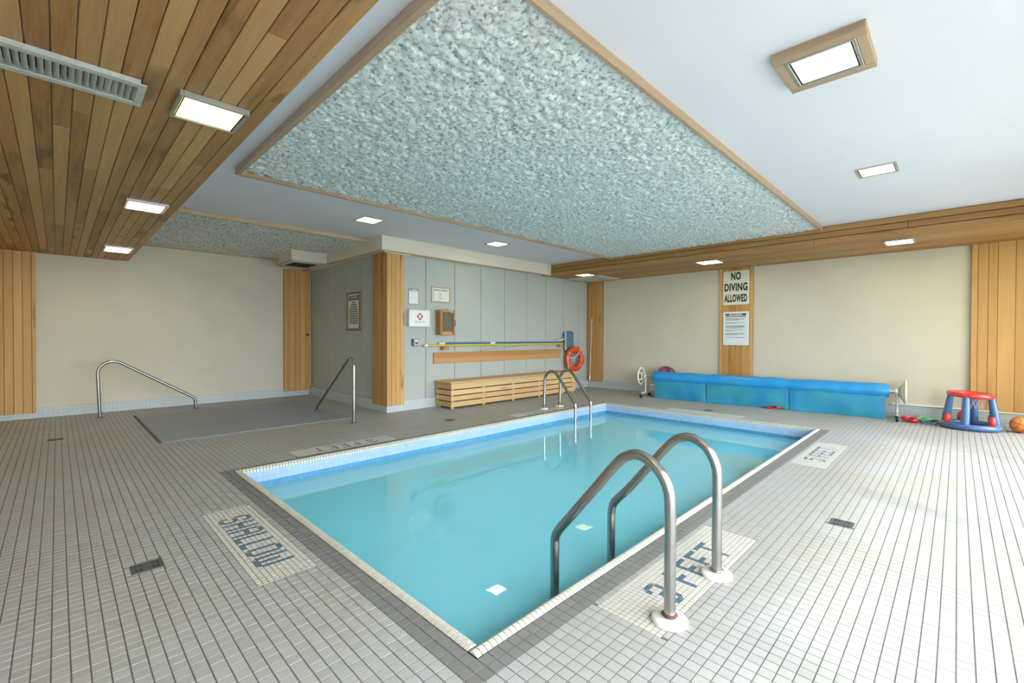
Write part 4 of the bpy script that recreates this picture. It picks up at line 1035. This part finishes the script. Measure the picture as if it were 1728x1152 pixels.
for z, l in ((1.575, .34), (1.56, .34), (1.545, .24), (1.50, .34), (1.485, .2), (1.44, .34), (1.425, .34), (1.41, .34), (1.395, .30), (1.355, .34), (1.34, .16), (1.295, .34), (1.28, .34), (1.265, .22), (1.215, .36)):
    mb.box(XP-.0172, XP-.0162, 3.19-l, 3.19, z-.0035, z+.0035)
P(mb, 'printed_lines', M['print_grey'], t)

# ------------------------------------------------------------------ cover reel
A0 = Vector((8.43, 4.46, .42)); A1 = Vector((8.77, .66, .42))
ax_ = (A1-A0).normalized(); nrm = Vector((-ax_.y, ax_.x, 0)); nrm = -nrm if nrm.x > 0 else nrm    # nrm points to the pool (-x)
def ry(y): return A0+(A1-A0)*((y-A0.y)/(A1.y-A0.y))
t = thing('cover_reel', 'long blue pool cover rolled on a wheeled reel along the right wall', 'pool cover reel', (8.6, 2.55, 0))
S0, S1 = 4.34, .72; seams = [S0, 3.33, 2.02, S1]
pts, rad = [], []
n = 72
for i in range(n+1):
    y = S0+(S1-S0)*i/n; r_ = .112
    for s_ in seams[1:3]:
        d = abs(y-s_)
        if d < .09: r_ -= .012*(1-(d/.09)**2)
    if i == 0 or i == n: r_ -= .018
    p = ry(y); pts.append(p+Vector((0, 0, .003*math.sin(y*9)))); rad.append(r_+.003*math.sin(y*23))
P(MB().tube(pts, .1, 28, radii=rad), 'rolled_cover', M['cover_roll'], t)
mb = MB(); ny_, nz_ = 90, 10; V = []
for i in range(ny_+1):
    y = 4.30+(.76-4.30)*i/ny_; c = ry(y)
    for k in range(nz_+1):
        q = k/nz_; z = .43-q*.425
        off = .085-.035*q*q+.010*math.sin(y*5+q*4)*q+.006*math.sin(y*17)*q
        for s_ in (3.30, 1.98): off -= .012*math.exp(-((y-s_)/.03)**2)
        lift = .05*math.exp(-((y-2.22)/.16)**2)*(q**4)
        V.append(c+nrm*off+Vector((0, 0, z-.42+lift)))
F = [(i*(nz_+1)+k, (i+1)*(nz_+1)+k, (i+1)*(nz_+1)+k+1, i*(nz_+1)+k+1) for i in range(ny_) for k in range(nz_)]
nV = len(V); V2 = [v-nrm*.005 for v in V]
mb.add(V, F, 0, True); mb.add(V2, [f[::-1] for f in F], 0, True)
P(mb, 'hanging_sheet', M['cover_sheet'], t)
for s_ in (3.30, 1.98):
    c = ry(s_); P(MB().tube([c+nrm*(.082-.034*(k/8)**2)+Vector((0, 0, -.08-.325*k/8)) for k in range(9)], .009, 8), 'seam', simple('seam_blue', '#1b6fa3', .5), t)
P(MB().cyl(A0-ax_*.16, A1+ax_*.10, .03, n=16), 'axle', M['chrome'], t)
for end, sg in ((A0-ax_*.05, -1), (A1+ax_*.03, 1)):
    up = Vector((0, 0, 1)); x_ = nrm
    foot = Vector((end.x, end.y, .09))
    mb = MB()
    mb.tube([end+Vector((0, 0, -.02)), foot], .018, 10); P(mb, 'stand', M['grille'], t)
    mb = MB(); mb.tube([foot+x_*.22, foot-x_*.22], .018, 10); P(mb, 'foot_bar', M['grille'], t)
    P(MB().cyl(end-ax_*.02, end+ax_*.02, .045, n=18), 'bearing', M['white_plastic'], t)
    for s2 in (.21, -.21):
        w0 = Vector((foot.x, foot.y, .045))+x_*s2
        P(MB().lathe([(.012, -.016), (.036, -.016), (.045, -.010), (.045, .010), (.036, .016), (.012, .016)], tuple(w0), 18, axis='y'), 'caster', M['black'], t)
        P(MB().cbox(w0.x-.012, w0.x+.012, w0.y-.02, w0.y-.017, w0.z, .095, .001), 'caster_fork', M['chrome'], t)
# hand wheels
c = A0-ax_*.14; R_ = .165
ringp = [c+nrm*math.cos(a)*R_+Vector((0, 0, math.sin(a)*R_)) for a in np.linspace(0, 2*math.pi, 37)[:-1]]
P(MB().tube(ringp, .013, 10, closed=True), 'hand_wheel', M['white_plastic'], t)
mb = MB()
for sg in (-1, 1):
    mb.tube(smooth_path([c+Vector((0, 0, sg*.07))+nrm*R_*.9, c+ax_*.03+Vector((0, 0, sg*.06))+nrm*.05, c+ax_*.03+Vector((0, 0, sg*.06))-nrm*.05, c+Vector((0, 0, sg*.07))-nrm*R_*.9], 4), .010, 8)
mb.tube([c+ax_*.03+Vector((0, 0, .06))+nrm*.05, c+ax_*.03+Vector((0, 0, -.06))+nrm*.05], .010, 8); mb.cyl(c-ax_*.01, c+ax_*.08, .028, n=14)
P(mb, 'wheel_spokes', M['white_plastic'], t)
c = A1+ax_*.12
ringp = [c+nrm*math.cos(a)*R_+Vector((0, 0, math.sin(a)*R_)) for a in np.linspace(0, 2*math.pi, 37)[:-1]]
P(MB().tube(ringp, .014, 10, closed=True), 'hand_wheel', M['cream_plastic'], t)
mb = MB(); n = 24
V = []
for (r_, h) in ((.155, .0), (.05, -.075), (.05, -.082), (.162, -.008)):
    for i in range(n):
        a = 2*math.pi*i/n; V.append(c+nrm*math.cos(a)*r_+Vector((0, 0, math.sin(a)*r_))+ax_*h)
F = [(k*n+i, k*n+(i+1) % n, ((k+1) % 4)*n+(i+1) % n, ((k+1) % 4)*n+i) for k in range(4) for i in range(n)]
mb.add(V, F, 0, True); mb.cyl(c-ax_*.10, c-ax_*.02, .04, n=14); P(mb, 'wheel_dish', M['cream_plastic'], t)

# ------------------------------------------------------------------ toys
def ball(name, label, cat, c, r, mat, seams=None):
    t = thing(name, label, cat, (c[0], c[1], 0)); mb = MB(); n = 24
    mb.lathe([(r*math.sin(a), -r*math.cos(a)) for a in np.linspace(0, math.pi, 17)], c, 32)
    o = P(mb, 'skin', M[mat], t)
    if seams:
        for ax3 in ((1, 0, 0), (0, 1, 0), (0, 0, 1)):
            d = Vector(ax3); d.rotate(Matrix.Rotation(.5, 3, 'Z') @ Matrix.Rotation(.4, 3, 'X')); a_ = d.orthogonal().normalized(); b_ = d.cross(a_)
            P(MB().tube([Vector(c)+(a_*math.cos(q)+b_*math.sin(q))*(r+.0002) for q in np.linspace(0, 2*math.pi, 41)[:-1]], .0022, 6, closed=True), 'seam', M['black'], t)
        for s_ in (1, -1):
            d = Vector((0, 1, 0)); d.rotate(Matrix.Rotation(.5, 3, 'Z') @ Matrix.Rotation(.4, 3, 'X')); a_ = d.orthogonal().normalized(); b_ = d.cross(a_)
            P(MB().tube([Vector(c)+d*s_*r*.6+(a_*math.cos(q)+b_*math.sin(q))*(r*.8+.0002) for q in np.linspace(0, 2*math.pi, 41)[:-1]], .0022, 6, closed=True), 'seam', M['black'], t)
    return t
ball('basketball', 'orange toy basketball on the floor at the far right edge', 'ball', (8.72, -.585, .103), .10, 'basket_ball', True)
t = ball('beach_ball', 'dark purple and pink ball resting behind the rolled blue cover', 'ball', (8.84, 4.27, .43), .19, 'beach')
# the ball sits on a low crate hidden behind the roll
t = thing('float_stack', 'pale stack of foam floats hidden behind the rolled cover, carrying the purple ball', 'float', (8.86, 4.2, 0))
for k in range(4): P(MB().cbox(8.68, 9.05, 4.0, 4.55, .001+k*.058, .056+k*.058, .01), 'float_board', M['cream_plastic'], t)
# inflatable hoop
H0 = Vector((8.66, -.13, 0))
t = thing('inflatable_hoop', 'inflatable basketball hoop with red ring, blue legs and blue base', 'inflatable toy', tuple(H0))
def torus(c, R_, r_, mat, name, t, sq=1., n1=40, n2=14, tilt=0.):
    V = []
    for i in range(n1):
        a = 2*math.pi*i/n1
        for j in range(n2):
            q = 2*math.pi*j/n2; rr = R_+r_*math.cos(q)
            V.append((c[0]+rr*math.cos(a), c[1]+rr*math.sin(a), c[2]+r_*sq*math.sin(q)+tilt*rr*math.sin(a)))
    return P(MB().add(V, [(i*n2+j, ((i+1) % n1)*n2+j, ((i+1) % n1)*n2+(j+1) % n2, i*n2+(j+1) % n2) for i in range(n1) for j in range(n2)], 0, True), name, M[mat], t)
torus((H0.x, H0.y, .042), .262, .048, 'ring_blue', 'base_ring', t, .85)
torus((H0.x, H0.y, .455), .195, .042, 'ring_red', 'hoop_ring', t, .85, tilt=.05)
P(MB().lathe([(0, .022), (.23, .022), (.23, .015), (0, .015)], (H0.x, H0.y, 0), 32), 'base_disc', M['ring_blue'], t)
for a in (168, 262, 78, 350):
    q = math.radians(a); p0 = H0+Vector((math.cos(q)*.245, math.sin(q)*.245, .06)); p1 = H0+Vector((math.cos(q)*.195, math.sin(q)*.195, .44))
    P(MB().tube([p0, p0.lerp(p1, .3), p0.lerp(p1, .7), p1], .04, 12, radii=[.042, .045, .040, .034]), 'leg', M['ring_blue'], t)
for a in (122, 230, 20, 308):
    q = math.radians(a); p0 = H0+Vector((math.cos(q)*.26, math.sin(q)*.26, .075))
    P(MB().lathe([(0, 0), (.034, .004), (.038, .04), (.033, .09), (.018, .118), (0, .124)], tuple(p0), 16), 'red_fin', M['ring_red'], t)
mb = MB()
for i in range(16):
    a = 2*math.pi*i/16
    for sg in (-1, 1):
        mb.tube([(H0.x+math.cos(a+sg*k*.13)*(.155-.012*k), H0.y+math.sin(a+sg*k*.13)*(.155-.012*k), .43-.05*k) for k in range(4)], .0025, 4, cap=False)
o = P(mb, 'net', M['rope'], t); o['kind'] = 'stuff'
# deflated rings on the floor
def limp(name, label, cx, cy, R_, r_, mat, amp, seed, squash=.5, yaw=0):
    t = thing(name, label, 'pool toy', (cx, cy, 0), 'limp inflatable pool rings'); rd = random.Random(seed)
    ph = [rd.uniform(0, 6.28) for _ in range(4)]
    V = []; n1, n2 = 36, 10
    for i in range(n1):
        a = 2*math.pi*i/n1; rr = R_*(1+.14*math.sin(2*a+ph[0])+.07*math.sin(5*a+ph[1])); th = r_*(1+.35*math.sin(3*a+ph[2]))
        for j in range(n2):
            q = 2*math.pi*j/n2; x = (rr+th*math.cos(q))*math.cos(a)*.75; y = (rr+th*math.cos(q))*math.sin(a)
            V.append((cx+x, cy+y, th*squash+.002+th*squash*math.sin(q)+amp*(1+math.sin(2*a+ph[3]))*.5))
    P(MB().add(V, [(i*n2+j, ((i+1) % n1)*n2+j, ((i+1) % n1)*n2+(j+1) % n2, i*n2+(j+1) % n2) for i in range(n1) for j in range(n2)], 0, True), 'ring', M[mat], t); return t
limp('swim_ring', 'shiny red limp ring on the floor beside the reel wheel', 8.70, .475, .078, .030, 'deep_red', .02, 3, .8)
limp('swim_ring', 'pale green limp ring between the red and the blue rings', 8.93, .30, .085, .028, 'ring_green', .03, 5, .6)
limp('swim_ring', 'flat dark blue limp ring next to the inflatable hoop', 8.70, .285, .085, .022, 'ring_blue', .004, 8, .5)
limp('swim_ring', 'crimson limp ring peeping out under the hanging blue cover', 8.60, 2.22, .09, .022, 'deep_red', .008, 9, .6)
